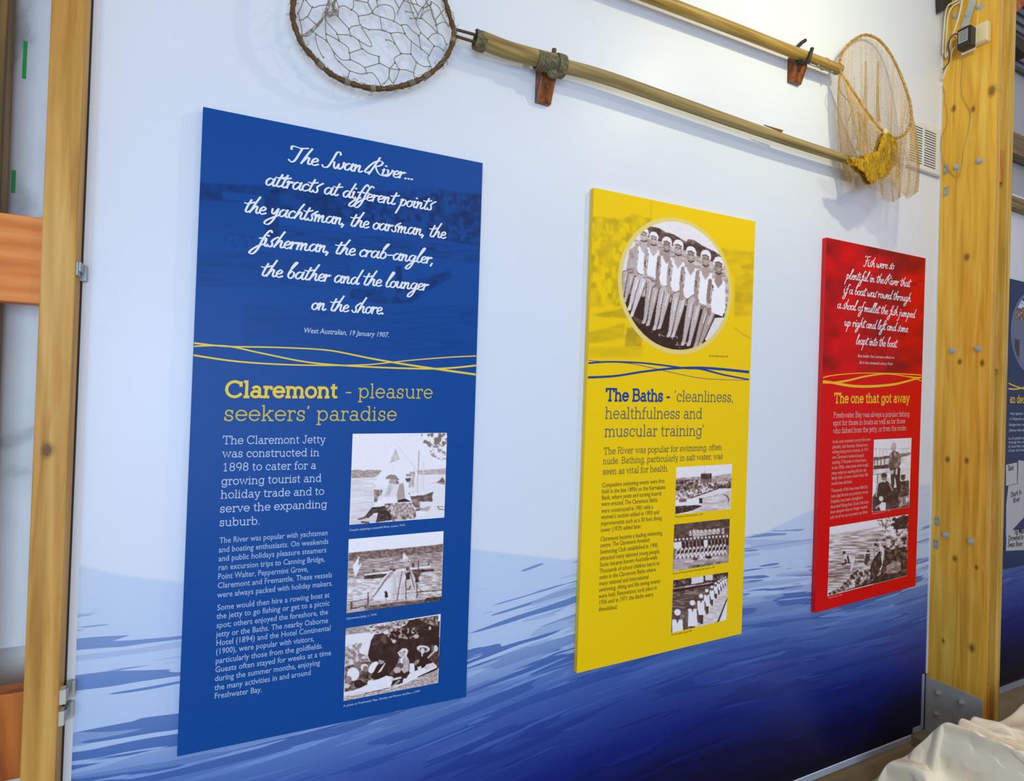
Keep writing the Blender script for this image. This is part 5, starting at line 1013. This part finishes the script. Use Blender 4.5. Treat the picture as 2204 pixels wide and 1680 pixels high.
strA = [[(0.2578,-0.05,2.957),(0.2771,-0.05,2.9428),(0.2974,-0.05,2.9531),(0.3214,-0.05,2.9638)], [(0.2764,-0.055,2.9397),(0.2631,-0.055,2.9066)], [(0.2631,-0.055,2.9066),(0.2525,-0.055,2.8952),(0.2426,-0.055,2.8902)], [(0.2625,-0.06,2.9036),(0.286,-0.06,2.8897)], [(0.3137,-0.05,2.9322),(0.3259,-0.05,2.9361),(0.3469,-0.05,2.9411)], [(0.3487,-0.05,2.9398),(0.3512,-0.05,2.97),(0.3418,-0.05,2.9852)], [(0.3521,-0.045,2.9714),(0.3679,-0.045,2.9803),(0.3898,-0.045,2.9745)],
 [(0.3898,-0.045,2.9745),(0.4086,-0.045,2.962),(0.4186,-0.045,2.939),(0.4431,-0.045,2.9298)], [(0.3477,-0.045,2.9442),(0.3661,-0.045,2.928),(0.3838,-0.045,2.9132)], [(0.3847,-0.04,2.9162),(0.3944,-0.04,2.9267),(0.4197,-0.04,2.9403)], [(0.3847,-0.04,2.9162),(0.3917,-0.04,2.8979)], [(0.3139,-0.05,2.9286),(0.3197,-0.05,2.9104),(0.3488,-0.05,2.8867),(0.3548,-0.05,2.8683)], [(0.3139,-0.05,2.9286),(0.3175,-0.05,2.8751),(0.3198,-0.05,2.8577)], [(0.3192,-0.05,2.8757),(0.3548,-0.05,2.8683)],
 [(0.3497,-0.045,2.8878),(0.3908,-0.045,2.8949),(0.4148,-0.045,2.8892)], [(0.277,-0.055,2.8743),(0.2894,-0.055,2.8638),(0.3192,-0.055,2.8512)], [(0.2894,-0.055,2.8638),(0.2881,-0.055,2.8508),(0.2976,-0.055,2.823),(0.3122,-0.055,2.802)], [(0.3198,-0.05,2.8577),(0.342,-0.05,2.8278)], [(0.3556,-0.045,2.8712),(0.3829,-0.045,2.861),(0.3881,-0.045,2.8421)], [(0.4158,-0.04,2.8922),(0.4259,-0.04,2.8689)], [(0.4158,-0.04,2.8922),(0.4515,-0.04,2.8822),(0.4509,-0.04,2.8991),(0.4236,-0.04,2.9321)],
 [(0.389,-0.04,2.8449),(0.4259,-0.04,2.8689)], [(0.4259,-0.04,2.8689),(0.4466,-0.04,2.8619),(0.4788,-0.04,2.8599)], [(0.3881,-0.045,2.8421),(0.3915,-0.045,2.8227)], [(0.342,-0.05,2.8278),(0.3442,-0.05,2.8139),(0.357,-0.05,2.8047)], [(0.3438,-0.05,2.8247),(0.3656,-0.05,2.8145),(0.3906,-0.05,2.8199)], [(0.3561,-0.055,2.802),(0.3891,-0.055,2.782)], [(0.3906,-0.05,2.8199),(0.4163,-0.05,2.8143),(0.435,-0.05,2.8084)], [(0.3891,-0.055,2.782),(0.4182,-0.055,2.7808),(0.44,-0.055,2.7906)],
 [(0.4339,-0.055,2.8057),(0.44,-0.055,2.7906)], [(0.435,-0.05,2.8084),(0.4772,-0.05,2.8336)], [(0.4776,-0.045,2.8571),(0.4784,-0.045,2.8364)], [(0.3876,-0.063,2.7777),(0.3829,-0.063,2.758)], [(0.439,-0.06,2.7879),(0.4574,-0.06,2.7931),(0.4749,-0.06,2.7735),(0.4828,-0.06,2.7625)], [(0.4114,-0.04,2.9639),(0.4425,-0.04,2.9796),(0.4534,-0.04,2.9907)], [(0.4397,-0.045,3.0248),(0.4393,-0.045,3.0115),(0.4523,-0.045,2.9875)], [(0.4015,-0.045,3.0073),(0.4383,-0.045,3.0121)], [(0.395,-0.045,3.0097),(0.3958,-0.045,2.9877),(0.3898,-0.045,2.9745)], [(0.4783,-0.04,2.9835),(0.4853,-0.04,2.9458)],
 [(0.4441,-0.04,2.9329),(0.4739,-0.04,2.9441),(0.4968,-0.04,2.9455)], [(0.2365,-0.06,2.905),(0.248,-0.06,2.8625),(0.247,-0.06,2.8409)], [(0.25,-0.06,2.9485),(0.2441,-0.06,2.9252),(0.2365,-0.06,2.905)]]
strB = [[(0.4399,-0.04,3.024),(0.4423,-0.04,3.0097),(0.4541,-0.04,2.9928)], [(0.453,-0.045,2.9896),(0.4692,-0.045,3.0138),(0.4935,-0.045,3.0267),(0.5148,-0.045,3.0232),(0.5224,-0.045,3.0007),(0.5202,-0.045,2.9808)], [(0.4543,-0.04,2.9891),(0.4791,-0.04,2.9838),(0.5215,-0.04,2.984),(0.5472,-0.04,2.9786)], [(0.4862,-0.04,2.946),(0.5132,-0.04,2.943)], [(0.512,-0.045,2.9399),(0.5329,-0.045,2.9521),(0.5565,-0.045,2.9536)], [(0.5458,-0.045,2.9755),(0.5565,-0.045,2.9536)], [(0.5458,-0.045,2.9774),(0.5634,-0.045,2.981),(0.5817,-0.045,2.9712),(0.6022,-0.045,2.96)],
 [(0.512,-0.045,2.9399),(0.5245,-0.045,2.9149),(0.547,-0.045,2.887)], [(0.4974,-0.045,2.9153),(0.5109,-0.045,2.9166),(0.5246,-0.045,2.9111)], [(0.5565,-0.045,2.9536),(0.579,-0.045,2.9353),(0.6117,-0.045,2.9197),(0.6387,-0.045,2.908)], [(0.5775,-0.05,2.9322),(0.577,-0.05,2.8913)], [(0.547,-0.045,2.887),(0.5784,-0.045,2.8943)], [(0.547,-0.045,2.887),(0.5262,-0.045,2.8674),(0.5286,-0.045,2.8528)], [(0.6007,-0.05,2.9568),(0.6102,-0.05,2.9167)], [(0.6007,-0.05,2.9568),(0.6063,-0.05,2.9684),(0.5934,-0.05,2.9916),(0.5888,-0.05,3.0097)],
 [(0.6063,-0.05,2.9684),(0.6332,-0.05,2.957),(0.6523,-0.05,2.9391)], [(0.6315,-0.055,2.9558),(0.6413,-0.055,2.9686),(0.6594,-0.055,2.9821)], [(0.6072,-0.055,3.0128),(0.6382,-0.055,2.9972),(0.6614,-0.055,2.9827),(0.6783,-0.055,2.9761),(0.6937,-0.055,2.9549)], [(0.6507,-0.055,2.936),(0.6672,-0.055,2.937),(0.684,-0.055,2.9321)], [(0.6507,-0.055,2.936),(0.6355,-0.055,2.902)], [(0.6355,-0.055,2.902),(0.6317,-0.055,2.8931),(0.6386,-0.055,2.8735),(0.6493,-0.055,2.8608)], [(0.577,-0.05,2.8913),(0.5957,-0.05,2.8715)],
 [(0.5942,-0.055,2.8686),(0.6185,-0.055,2.8639),(0.6388,-0.055,2.8676)], [(0.5942,-0.055,2.8686),(0.5875,-0.055,2.8337),(0.5922,-0.055,2.8117)], [(0.5273,-0.05,2.8499),(0.5415,-0.05,2.8348),(0.563,-0.05,2.8389),(0.589,-0.05,2.8345)], [(0.5273,-0.05,2.8499),(0.5108,-0.05,2.8261)], [(0.478,-0.05,2.8358),(0.5108,-0.05,2.8261),(0.5417,-0.05,2.831)], [(0.4766,-0.045,2.8568),(0.4792,-0.045,2.8367)], [(0.5095,-0.055,2.8233),(0.5105,-0.055,2.7951),(0.5245,-0.055,2.7817),(0.5285,-0.055,2.7771)], [(0.5402,-0.055,2.832),(0.5352,-0.055,2.8076),(0.5244,-0.055,2.7855)],
 [(0.5097,-0.055,2.8196),(0.5068,-0.055,2.7921),(0.4941,-0.055,2.7735)], [(0.5475,-0.05,3.0542),(0.5673,-0.05,3.0512),(0.5932,-0.05,3.055),(0.6135,-0.05,3.0509)], [(0.5673,-0.05,3.0512),(0.5762,-0.05,3.025),(0.5888,-0.05,3.0097)], [(0.5846,-0.05,3.0706),(0.5932,-0.05,3.055)], [(0.6135,-0.05,3.0509),(0.6373,-0.05,3.0706)], [(0.6135,-0.05,3.0509),(0.6046,-0.05,3.0167)], [(0.6031,-0.055,3.0134),(0.6184,-0.055,3.0379),(0.6384,-0.055,3.0503)], [(0.6356,-0.055,3.0691),(0.639,-0.055,3.0328),(0.6564,-0.055,3.0069),(0.6613,-0.055,2.9847)],
 [(0.6338,-0.06,3.0715),(0.6609,-0.06,3.0627),(0.6829,-0.06,3.0284),(0.7044,-0.06,3.0153)], [(0.6587,-0.06,3.0068),(0.681,-0.06,3.0228),(0.696,-0.06,3.0127)], [(0.5888,-0.05,3.0097),(0.6047,-0.05,3.0148)], [(0.5565,-0.05,3.0206),(0.5802,-0.05,3.0244)], [(0.571,-0.05,3.0039),(0.5888,-0.05,3.0077)]]
nm_ = MB(); kt = MB()
for s_ in strA + strB:
    sp_ = spline([(p[0], p[1] + rnd.uniform(-.004, .004), p[2]) for p in s_], 5) if len(s_) > 2 else [np.array(p) for p in s_]
    nm_.tube(sp_, .0014, 5)
    for p in (s_[0], s_[-1]): kt.sphere(p, .0028, 6, 4)
thick = [[(0.3218,-0.05,2.9512),(0.3137,-0.05,2.9322),(0.299,-0.05,2.9074),(0.2776,-0.05,2.879),(0.2629,-0.05,2.8601),(0.2448,-0.05,2.8455)], [(0.3417,-0.05,2.987),(0.3372,-0.05,2.9654),(0.3361,-0.05,2.9467),(0.3259,-0.05,2.9361),(0.3154,-0.05,2.9345),(0.3216,-0.05,2.9566),(0.3247,-0.05,2.9685),(0.3208,-0.05,2.98)], [(0.3296,-0.05,2.9811),(0.3319,-0.05,2.9654),(0.341,-0.05,2.9575),(0.3468,-0.05,2.9429)]]
for s_ in thick:
    for j in range(5): nm_.tube(spline([(p[0] + rnd.uniform(-.006, .006), p[1] + rnd.uniform(-.006, .006), p[2] + rnd.uniform(-.006, .006)) for p in s_], 5), .0011, 4)
# upper part of the mesh, above the picture
def inring(x, z): return inpoly(np.array([[x]]), np.array([[z]]), [c for p in RP for c in (p[0], p[2])])[0, 0]
zt_ = (0.4482,-0.05,3.0209)[2]
cs = .062
for i in range(-1, 14):
    for j in range(0, 8):
        x = .16 + i * cs + (j % 2) * cs / 2; z = zt_ + .005 + j * cs * .8
        c_ = (x + rnd.uniform(-.006, .006), -.045, z)
        for dx, dz in ((cs / 2, cs * .8), (-cs / 2, cs * .8), (0, -cs * .3)):
            if inring(x, z) and inring(x + dx * .9, z + dz * .9): nm_.tube([c_, (x + dx * .5, -.045 + rnd.uniform(-.01, .01), z + dz * .55), (x + dx, -.045, z + dz)], .0016, 5)
Cn(nm_.build('netting', M_string, cn, smooth=True, kind='stuff')); Cn(kt.build('net_knots', M_string, cn, smooth=True, kind='stuff'))
sp_ = (2.2279,-0.064,3.0436); sq_ = (2.3222,-0.066,3.0463)
Cn(MB().prism([(2.1581,-0.066,3.0385), (2.2746,-0.07,3.0399), (2.2739,-0.066,3.0329)], (0, .006, 0)).build('splinter', wood('splinter', rgb(150, 108, 52), rgb(110, 70, 30), rgb(170, 130, 70), (3, 30, 30)), cn))

# --- fine net, right
fn = empty('scoop_net', 'fine-meshed ochre scoop net hanging by the vent at the end of its pole', 'fishing net', (2.5, 0, 3.4))
def Fn(o): o.location = (-2.5, 0, -3.4); return o
pu = [(1.094,-0.063,3.3731), (1.359,-0.063,3.377), (1.615,-0.063,3.3864), (1.9802,-0.063,3.3987), (2.2681,-0.063,3.4073), (2.5876,-0.063,3.419), (2.6592,-0.063,3.4215)]
Fn(MB().tube(spline(pu, 8), .0235, 18).build('pole', M_pole2, fn, smooth=True))
wrap((2.5441,-0.063,3.4175), (2.5575,-0.063,3.417), 2, .0245, fn, Fn, .0016, bpy.data.materials['thin_wire'])
wrap((2.6351,-0.063,3.4214), (2.6489,-0.063,3.4209), 2, .0245, fn, Fn, .0016, bpy.data.materials['thin_wire'])
Fn(MB().tube([(2.4399,-0.066,3.3862), (2.5476,-0.066,3.3909), (2.6524,-0.066,3.396)], .003, 8).build('ring_tang', M_zinc, fn, smooth=True))
for p in ((2.4958,-0.07,3.3895), (2.5923,-0.07,3.3884)): Fn(MB().sphere(p, .0065, 8, 6).build('wire_clip', M_zinc, fn, smooth=True))
RG = [(2.6389,-0.0796,3.4034),(2.6408,-0.0728,3.4337),(2.6735,-0.0605,3.4982),(2.733,-0.0493,3.5665),(2.8123,-0.0403,3.6317),(2.8866,-0.0364,3.6728),(2.9563,-0.0397,3.6807),(3.0117,-0.0486,3.6599),(3.0627,-0.0661,3.5999),(3.0971,-0.0896,3.5084),(3.116,-0.1127,3.4133),(3.1192,-0.1306,3.3359),(3.0977,-0.1466,3.2587),(3.0558,-0.1585,3.1932),(2.9961,-0.1651,3.1448),(2.9416,-0.1666,3.1205),(2.8961,-0.1628,3.1227),(2.8469,-0.1544,3.1435),(2.791,-0.1387,3.194),(2.7328,-0.1175,3.2679),(2.6919,-0.1017,3.3238),(2.6608,-0.0889,3.3698)]
RGs = spline(RG, 6, True)
M_cane = wood('cane_ring', rgb(186, 142, 66), rgb(140, 98, 36), rgb(206, 168, 96), (30, 30, 30), rough=.5)
Fn(MB().tube(RGs, [.0058 * (1 + .08 * math.sin(i * 1.3)) for i in range(len(RGs))], 10, True).build('ring', M_cane, fn, smooth=True))
bd_ = MB()
for k in range(0, len(RGs), 3):
    a = np.array(RGs[k]); t = np.array(RGs[(k + 1) % len(RGs)]) - a; t /= np.linalg.norm(t); u = np.cross(t, (0, 1, 0)); u /= np.linalg.norm(u); v = np.cross(t, u)
    bd_.tube([a + (u * math.cos(q_) + v * math.sin(q_)) * .0068 + t * .002 * math.sin(q_) for q_ in np.linspace(0, 6.28, 8)[:-1]], .0011, 4, True)
Fn(bd_.build('ring_lashing', mat('ochre_twine', rgb(170, 128, 48), .8), fn))
M_mesh = mat('ochre_mesh', rgb(204, 168, 96), .85)
M_mesh2 = mat('ochre_mesh_dense', rgb(180, 138, 20), .9, vary=.3, vscale=40)
# bag : loft from the ring down to a slack hem
N = 96
ring_ = np.array([RGs[int(i * len(RGs) / N)] for i in range(N)])
hemL = np.array((2.7256,-0.1,2.9302)); hemR = np.array((3.06,-0.16,2.8681))
bot = np.zeros((N, 3)); mid_ = np.zeros((N, 3))
for i in range(N):
    a = 2 * math.pi * i / N     # starts at the joint, runs over the top, right side, bottom, back up the left
    s = (1 - math.cos(a)) / 2   # 0 at the joint side, 1 on the far side
    front = math.sin(a) < 0
    base = hemL * (1 - s) + hemR * s
    sag = -.035 * math.sin(s * math.pi) - .025 * math.sin(s * 9.5)
    bot[i] = base + np.array((0, -.045 if front else .035, sag))
    wid = np.array(((2.6164,-0.1,3.0648)[0] - .02, 0, 0))
    mid_[i] = (ring_[i] * .5 + bot[i] * .5) + np.array((-.035 if s < .3 else .01, -.03 if front else .02, -.02))
rows = 74; S = np.zeros((rows, N, 3))
for j in range(rows):
    t = j / (rows - 1)
    S[j] = (1 - t) ** 2 * ring_ + 2 * t * (1 - t) * mid_ + t * t * bot
    fold = np.sin(np.arange(N) * .85 + 1.2 * math.sin(t * 3)) * .010 * math.sin(min(1, t * 1.4) * math.pi * .6)
    S[j, :, 1] += fold; S[j, :, 0] += fold * .9
    S[j] += (np.random.rand(N, 3) - .5) * .0022
def netting(S, step_r, step_c, r, closed=True):
    mb = MB(); R_, C_ = S.shape[:2]
    for j in range(0, R_, step_r): mb.tube(list(S[j]), r, 3, closed)
    for i in range(0, C_, step_c): mb.tube(list(S[:, i]), r, 3)
    return mb
# densify columns
S2 = np.zeros((rows, N * 2, 3)); S2[:, ::2] = S; S2[:, 1::2] = (S + np.roll(S, -1, 1)) / 2
o = Fn(netting(S2, 1, 1, .00055).build('netting', M_mesh, fn, kind='stuff'))
# gathered seam cords
for ci, s_ in enumerate(([(2.6289,-0.09,3.3676),(2.6182,-0.09,3.3334),(2.6256,-0.09,3.3041),(2.655,-0.09,3.2831),(2.697,-0.09,3.2651),(2.7167,-0.09,3.2437),(2.7119,-0.09,3.2107),(2.6906,-0.09,3.1739)], [(2.6607,-0.11,3.1633),(2.6546,-0.11,3.1176),(2.6653,-0.11,3.0576),(2.6859,-0.11,3.01)], [(2.8214,-0.09,3.375),(2.8222,-0.09,3.3079),(2.8331,-0.09,3.2568),(2.8481,-0.09,3.2119)], [(2.919,-0.09,3.4012),(2.9198,-0.09,3.3331),(2.9266,-0.09,3.2309)], [(2.9084,-0.1,3.2682),(2.9246,-0.1,3.2041),(2.9433,-0.1,3.1839)], [(3.1075,-0.1,3.3177),(3.0967,-0.1,3.2451),(3.0805,-0.1,3.1882)], [(2.7218,-0.08,3.5257),(2.7222,-0.08,3.4194),(2.7222,-0.08,3.3237)], [(2.7848,-0.1,3.2107),(2.7894,-0.1,3.1052),(2.7967,-0.1,3.0375)], [(2.8425,-0.1,3.1711),(2.8498,-0.1,3.1028),(2.8601,-0.1,3.0674)])):
    Fn(MB().tube(spline(s_, 6), (.0016 if ci in (0, 1) else .0007), 5).build('seam_cord', M_mesh2, fn, smooth=True))
# extra folds : narrow strips of doubled mesh
fd = MB()
for s_ in ([(2.814,-0.09,3.4941),(2.8192,-0.09,3.3744),(2.8191,-0.09,3.2802),(2.8352,-0.09,3.2088)], [(2.9136,-0.09,3.5228),(2.9168,-0.09,3.4007),(2.9188,-0.09,3.3055),(2.931,-0.09,3.232)], [(2.8091,-0.1,3.2434),(2.8083,-0.1,3.163),(2.816,-0.1,3.0845)], [(2.7501,-0.1,3.2288),(2.7709,-0.1,3.1409),(2.7581,-0.1,3.0451)], [(3.0582,-0.1,3.1664),(3.0711,-0.1,3.0857),(3.0899,-0.1,2.9781)]):
    C_ = spline(s_, 22)
    for k in range(9):
        off = (k - 4) * .0045; fd.tube([(p[0] + off * (i / len(C_)), p[1] + .004 * math.sin(k), p[2]) for i, p in enumerate(C_)], .0005, 3)
    for i in range(0, len(C_), 1):
        p = C_[i]; wdt = .018 * (i / len(C_)); fd.tube([(p[0] - wdt, p[1], p[2]), (p[0], p[1] + .004, p[2] - .002), (p[0] + wdt, p[1], p[2])], .0005, 3)
Fn(fd.build('net_folds', M_mesh, fn, kind='stuff'))
# gathered dense tail tied to the bottom of the ring
outl = [(2.8335,-0.17,3.1231),(2.8655,-0.17,3.1332),(2.8946,-0.17,3.1188),(2.9237,-0.17,3.1095),(2.9472,-0.17,3.0827),(2.9334,-0.17,3.0423),(2.9481,-0.17,3.0134),(2.9274,-0.17,2.9771),(2.885,-0.17,2.9419),(2.8601,-0.17,2.9132),(2.8094,-0.17,2.8927),(2.7767,-0.17,2.8655),(2.7392,-0.17,2.8609),(2.7137,-0.17,2.8739),(2.688,-0.17,2.897),(2.6469,-0.17,2.9066),(2.6056,-0.17,2.931),(2.5808,-0.17,2.9535),(2.6205,-0.17,2.9569),(2.6852,-0.17,2.9605),(2.684,-0.17,2.9884),(2.7332,-0.17,2.9964),(2.7907,-0.17,3.0271),(2.8017,-0.17,3.0661),(2.8133,-0.17,3.0948)]
oc_ = np.array(outl); cen = oc_.mean(0)
pl2 = [c for p in outl for c in (p[0], p[2])]
gx, gz = np.meshgrid(np.linspace(oc_[:, 0].min(), oc_[:, 0].max(), 70), np.linspace(oc_[:, 2].min(), oc_[:, 2].max(), 84))
ins = inpoly(gx, gz, pl2).astype(float); hgt = ins.copy()
for _ in range(16): hgt = blur(hgt, 1) * 1.0
hgt = (np.clip(hgt - .12, 0, 1) + .04) ** .6 * ins; nz_ = vnoise(gx, gz, .03, .05, 3) - .5
mb = MB(); idx = {}
for sgn in (-1, 1):
    idx = {}
    for j in range(84):
        for i in range(70):
            if ins[j, i]: idx[(j, i)] = len(mb.v); mb.v.append((gx[j, i], -.165 + (.018 if sgn > 0 else -.014) * hgt[j, i] + sgn * .001 + nz_[j, i] * .016 * hgt[j, i], gz[j, i]))
    for j in range(83):
        for i in range(69):
            k = [(j, i), (j, i + 1), (j + 1, i + 1), (j + 1, i)]
            if all(q_ in idx for q_ in k): mb.f.append(tuple(idx[q_] for q_ in k))
M_tail = wood('gathered_net', rgb(186, 146, 12), rgb(128, 88, 8), rgb(206, 170, 34), (60, 60, 18), rough=.95, bump=1.0, streak=.5)
Fn(mb.build('gathered_tail', M_tail, fn, smooth=True))
fr = MB(); top = np.array((2.8507,-0.17,3.125))
inside = [(gx[j, i], gz[j, i], hgt[j, i]) for j in range(84) for i in range(70) if ins[j, i]]
for k in range(700):
    x, z, h_ = rnd.choice(inside); yy = -.166 - h_ * .012 - rnd.uniform(0, .003)
    d = np.array((x, 0, z)) - np.array((top[0], 0, top[2])); d = d / (np.linalg.norm(d) + 1e-6); L = rnd.uniform(.008, .02); c_ = rnd.uniform(-.004, .004)
    fr.tube([(x - d[0] * L / 2, yy, z - d[2] * L / 2), (x + c_, yy - .0015, z + c_), (x + d[0] * L / 2, yy, z + d[2] * L / 2)], .0007, 3)
Fn(fr.build('tail_fibres', M_mesh2, fn, kind='stuff'))
Fn(MB().sphere((2.8423,-0.175,3.1233), .013, 10, 8, (.9, .8, 1.3)).build('tie_knot', mat('pale_knot', rgb(216, 196, 130), .8), fn, smooth=True))

# ============================================================ VENT
M_vent = mat('vent_white', rgb(226, 226, 220), .45); M_vdark = mat('vent_slot', rgb(128, 132, 140), .8)
vx0, vx1, vz0, vz1 = 3.315, 3.618, 3.117, 3.382
ve = empty('wall_vent', 'white louvred air vent on the mural wall beside the double post', 'vent', ((vx0 + vx1) / 2, 0, (vz0 + vz1) / 2))
hw, hh = (vx1 - vx0) / 2, (vz1 - vz0) / 2; sl = [(3.3355,3.2372),(3.4558,3.2519),(3.47,3.252),(3.586,3.2622)]
c0 = ve.location.x; sx_ = [p[0] - c0 for p in sl]
f_ = MB(); fr_ = .020; zt1, zb1 = hh - .026, -hh + .034
f_.box(-hw, hw, -.010, -.001, zt1, hh); f_.box(-hw, hw, -.010, -.001, -hh, zb1); f_.box(-hw, sx_[0], -.010, -.001, zb1, zt1); f_.box(sx_[3], hw, -.010, -.001, zb1, zt1); f_.box(sx_[1], sx_[2], -.010, -.001, zb1, zt1)
f_.build('vent_frame', M_vent, ve, bevel=.0015)
MB().box(-hw, hw, -.016, -.001, -hh - .006, -hh + .006).build('vent_lip', mat('vent_lip', rgb(176, 180, 190), .5), ve, bevel=.001)
MB().box(sx_[0], sx_[3], -.003, -.0012, zb1, zt1).build('vent_back', M_vdark, ve)
nS = 15; dz = (zt1 - zb1) / nS; lm = None
for col in (0, 2):
    wd = sx_[col + 1] - sx_[col]
    m_ = MB().prism([(0, -.0095, 0), (0, -.0085, .0), (0, -.003, -.0030), (0, -.0095, -.0078)], (wd, 0, 0)).mesh('slat'); m_.materials.append(M_vent)
    for k in range(nS):
        s_ = bpy.data.objects.new('slat', m_); COL.objects.link(s_); s_.parent = ve; s_.location = (sx_[col], 0, zt1 - k * dz)
MB().tube([(sx_[2] - .004, -.012, .0), (sx_[2] + .0, -.016, .0)], .007, 10).build('vent_knob', M_vent, ve)

# ============================================================ DRAPED CLOTH
rid = [(2.9657,-0.16,0.0128), (2.9625,-0.18,0.074), (2.9381,-0.22,0.1644), (3.0089,-0.25,0.194), (2.9965,-0.3,0.2675), (2.9969,-0.34,0.3269), (3.0002,-0.37,0.3775), (2.9916,-0.42,0.4422), (3.0733,-0.43,0.4189), (3.0883,-0.435,0.4471), (3.1404,-0.44,0.4237), (3.1826,-0.44,0.4376), (3.2315,-0.44,0.4101), (3.314,-0.44,0.3793), (3.415,-0.44,0.3636), (3.5026,-0.45,0.3825), (3.5917,-0.46,0.422), (3.6519,-0.5,0.4777), (3.7519,-0.55,0.5033), (3.9064,-0.6,0.4511)]
NR = 200; RS = np.array(spline(rid, 12)); tt = np.linspace(0, len(RS) - 1, NR); RS = np.array([[np.interp(t, np.arange(len(RS)), RS[:, k]) for k in range(3)] for t in tt])
back, fwd = 14, 110
G = np.zeros((back + fwd, NR, 3))
uu = np.arange(NR)[None].repeat(fwd + back, 0).astype(float)
for j in range(back + fwd):
    if j < back:
        t = (back - j) / back; G[j] = RS + np.array((0, 1, 0)) * (.06 * t); G[j, :, 2] = RS[:, 2] * (1 - t ** 1.5)
    else:
        t = (j - back) / fwd; G[j] = RS + np.array((.10, -1, 0)) * (1.05 * t); G[j, :, 2] = RS[:, 2] * (1 - t ** 1.7 * .95) + .02 * np.sin(t * math.pi)
vv = np.arange(fwd + back)[:, None].repeat(NR, 1).astype(float)
rg = lambda n_: 1 - np.abs(2 * n_ - 1)
w1 = rg(vnoise(uu + vv * .9, vv - uu * .25, 60, 26, 3, 2)) ** 2.0; w2 = rg(vnoise(uu * .8 - vv * .6, vv + uu * .3, 24, 9, 8, 2)) ** 1.8; w3 = vnoise(uu, vv, 12, 8, 5, 2) - .5
amp = np.clip((vv - back) / 10, 0, 1) * np.clip(uu / 14, 0, 1)
w4 = rg(vnoise(uu - vv * .5, vv + uu * .5, 17, 8, 12, 2)) ** 2
G[..., 2] += amp * (.055 * w1 + .040 * w2 + .018 * w4 + .014 * w3 - .06) ; G[..., 1] -= amp * (.03 * w1 + .025 * w2 + .012 * w4)
w5 = rg(vnoise(uu * .5 + vv * .8, vv * .7 - uu * .6, 10, 5, 21, 2)) ** 2.5; G[..., 2] += amp * .012 * w5; G[..., 1] -= amp * .010 * w5
G[..., 2] = np.maximum(G[..., 2], .004)
V = G.reshape(-1, 3); W_ = NR; F = [(j * W_ + i, j * W_ + i + 1, (j + 1) * W_ + i + 1, (j + 1) * W_ + i) for j in range(back + fwd - 1) for i in range(W_ - 1)]
me = bpy.data.meshes.new('draped_cloth'); me.from_pydata([tuple(p) for p in V], [], F)
bm = bmesh.new(); bm.from_mesh(me); bmesh.ops.recalc_face_normals(bm, faces=bm.faces); bm.to_mesh(me); bm.free()
me.polygons.foreach_set('use_smooth', [True] * len(me.polygons))
cl = obj('draped_cloth', me, mat('cream_cloth', rgb(255, 240, 210), .7, vary=.04, vscale=5, bump=.3, bscale=300)); sub = cl.modifiers.new('s', 'SUBSURF'); sub.levels = 1; sub.render_levels = 1
tag(cl, 'crumpled cream dust sheet heaped on the floor beside the double post', 'cloth')
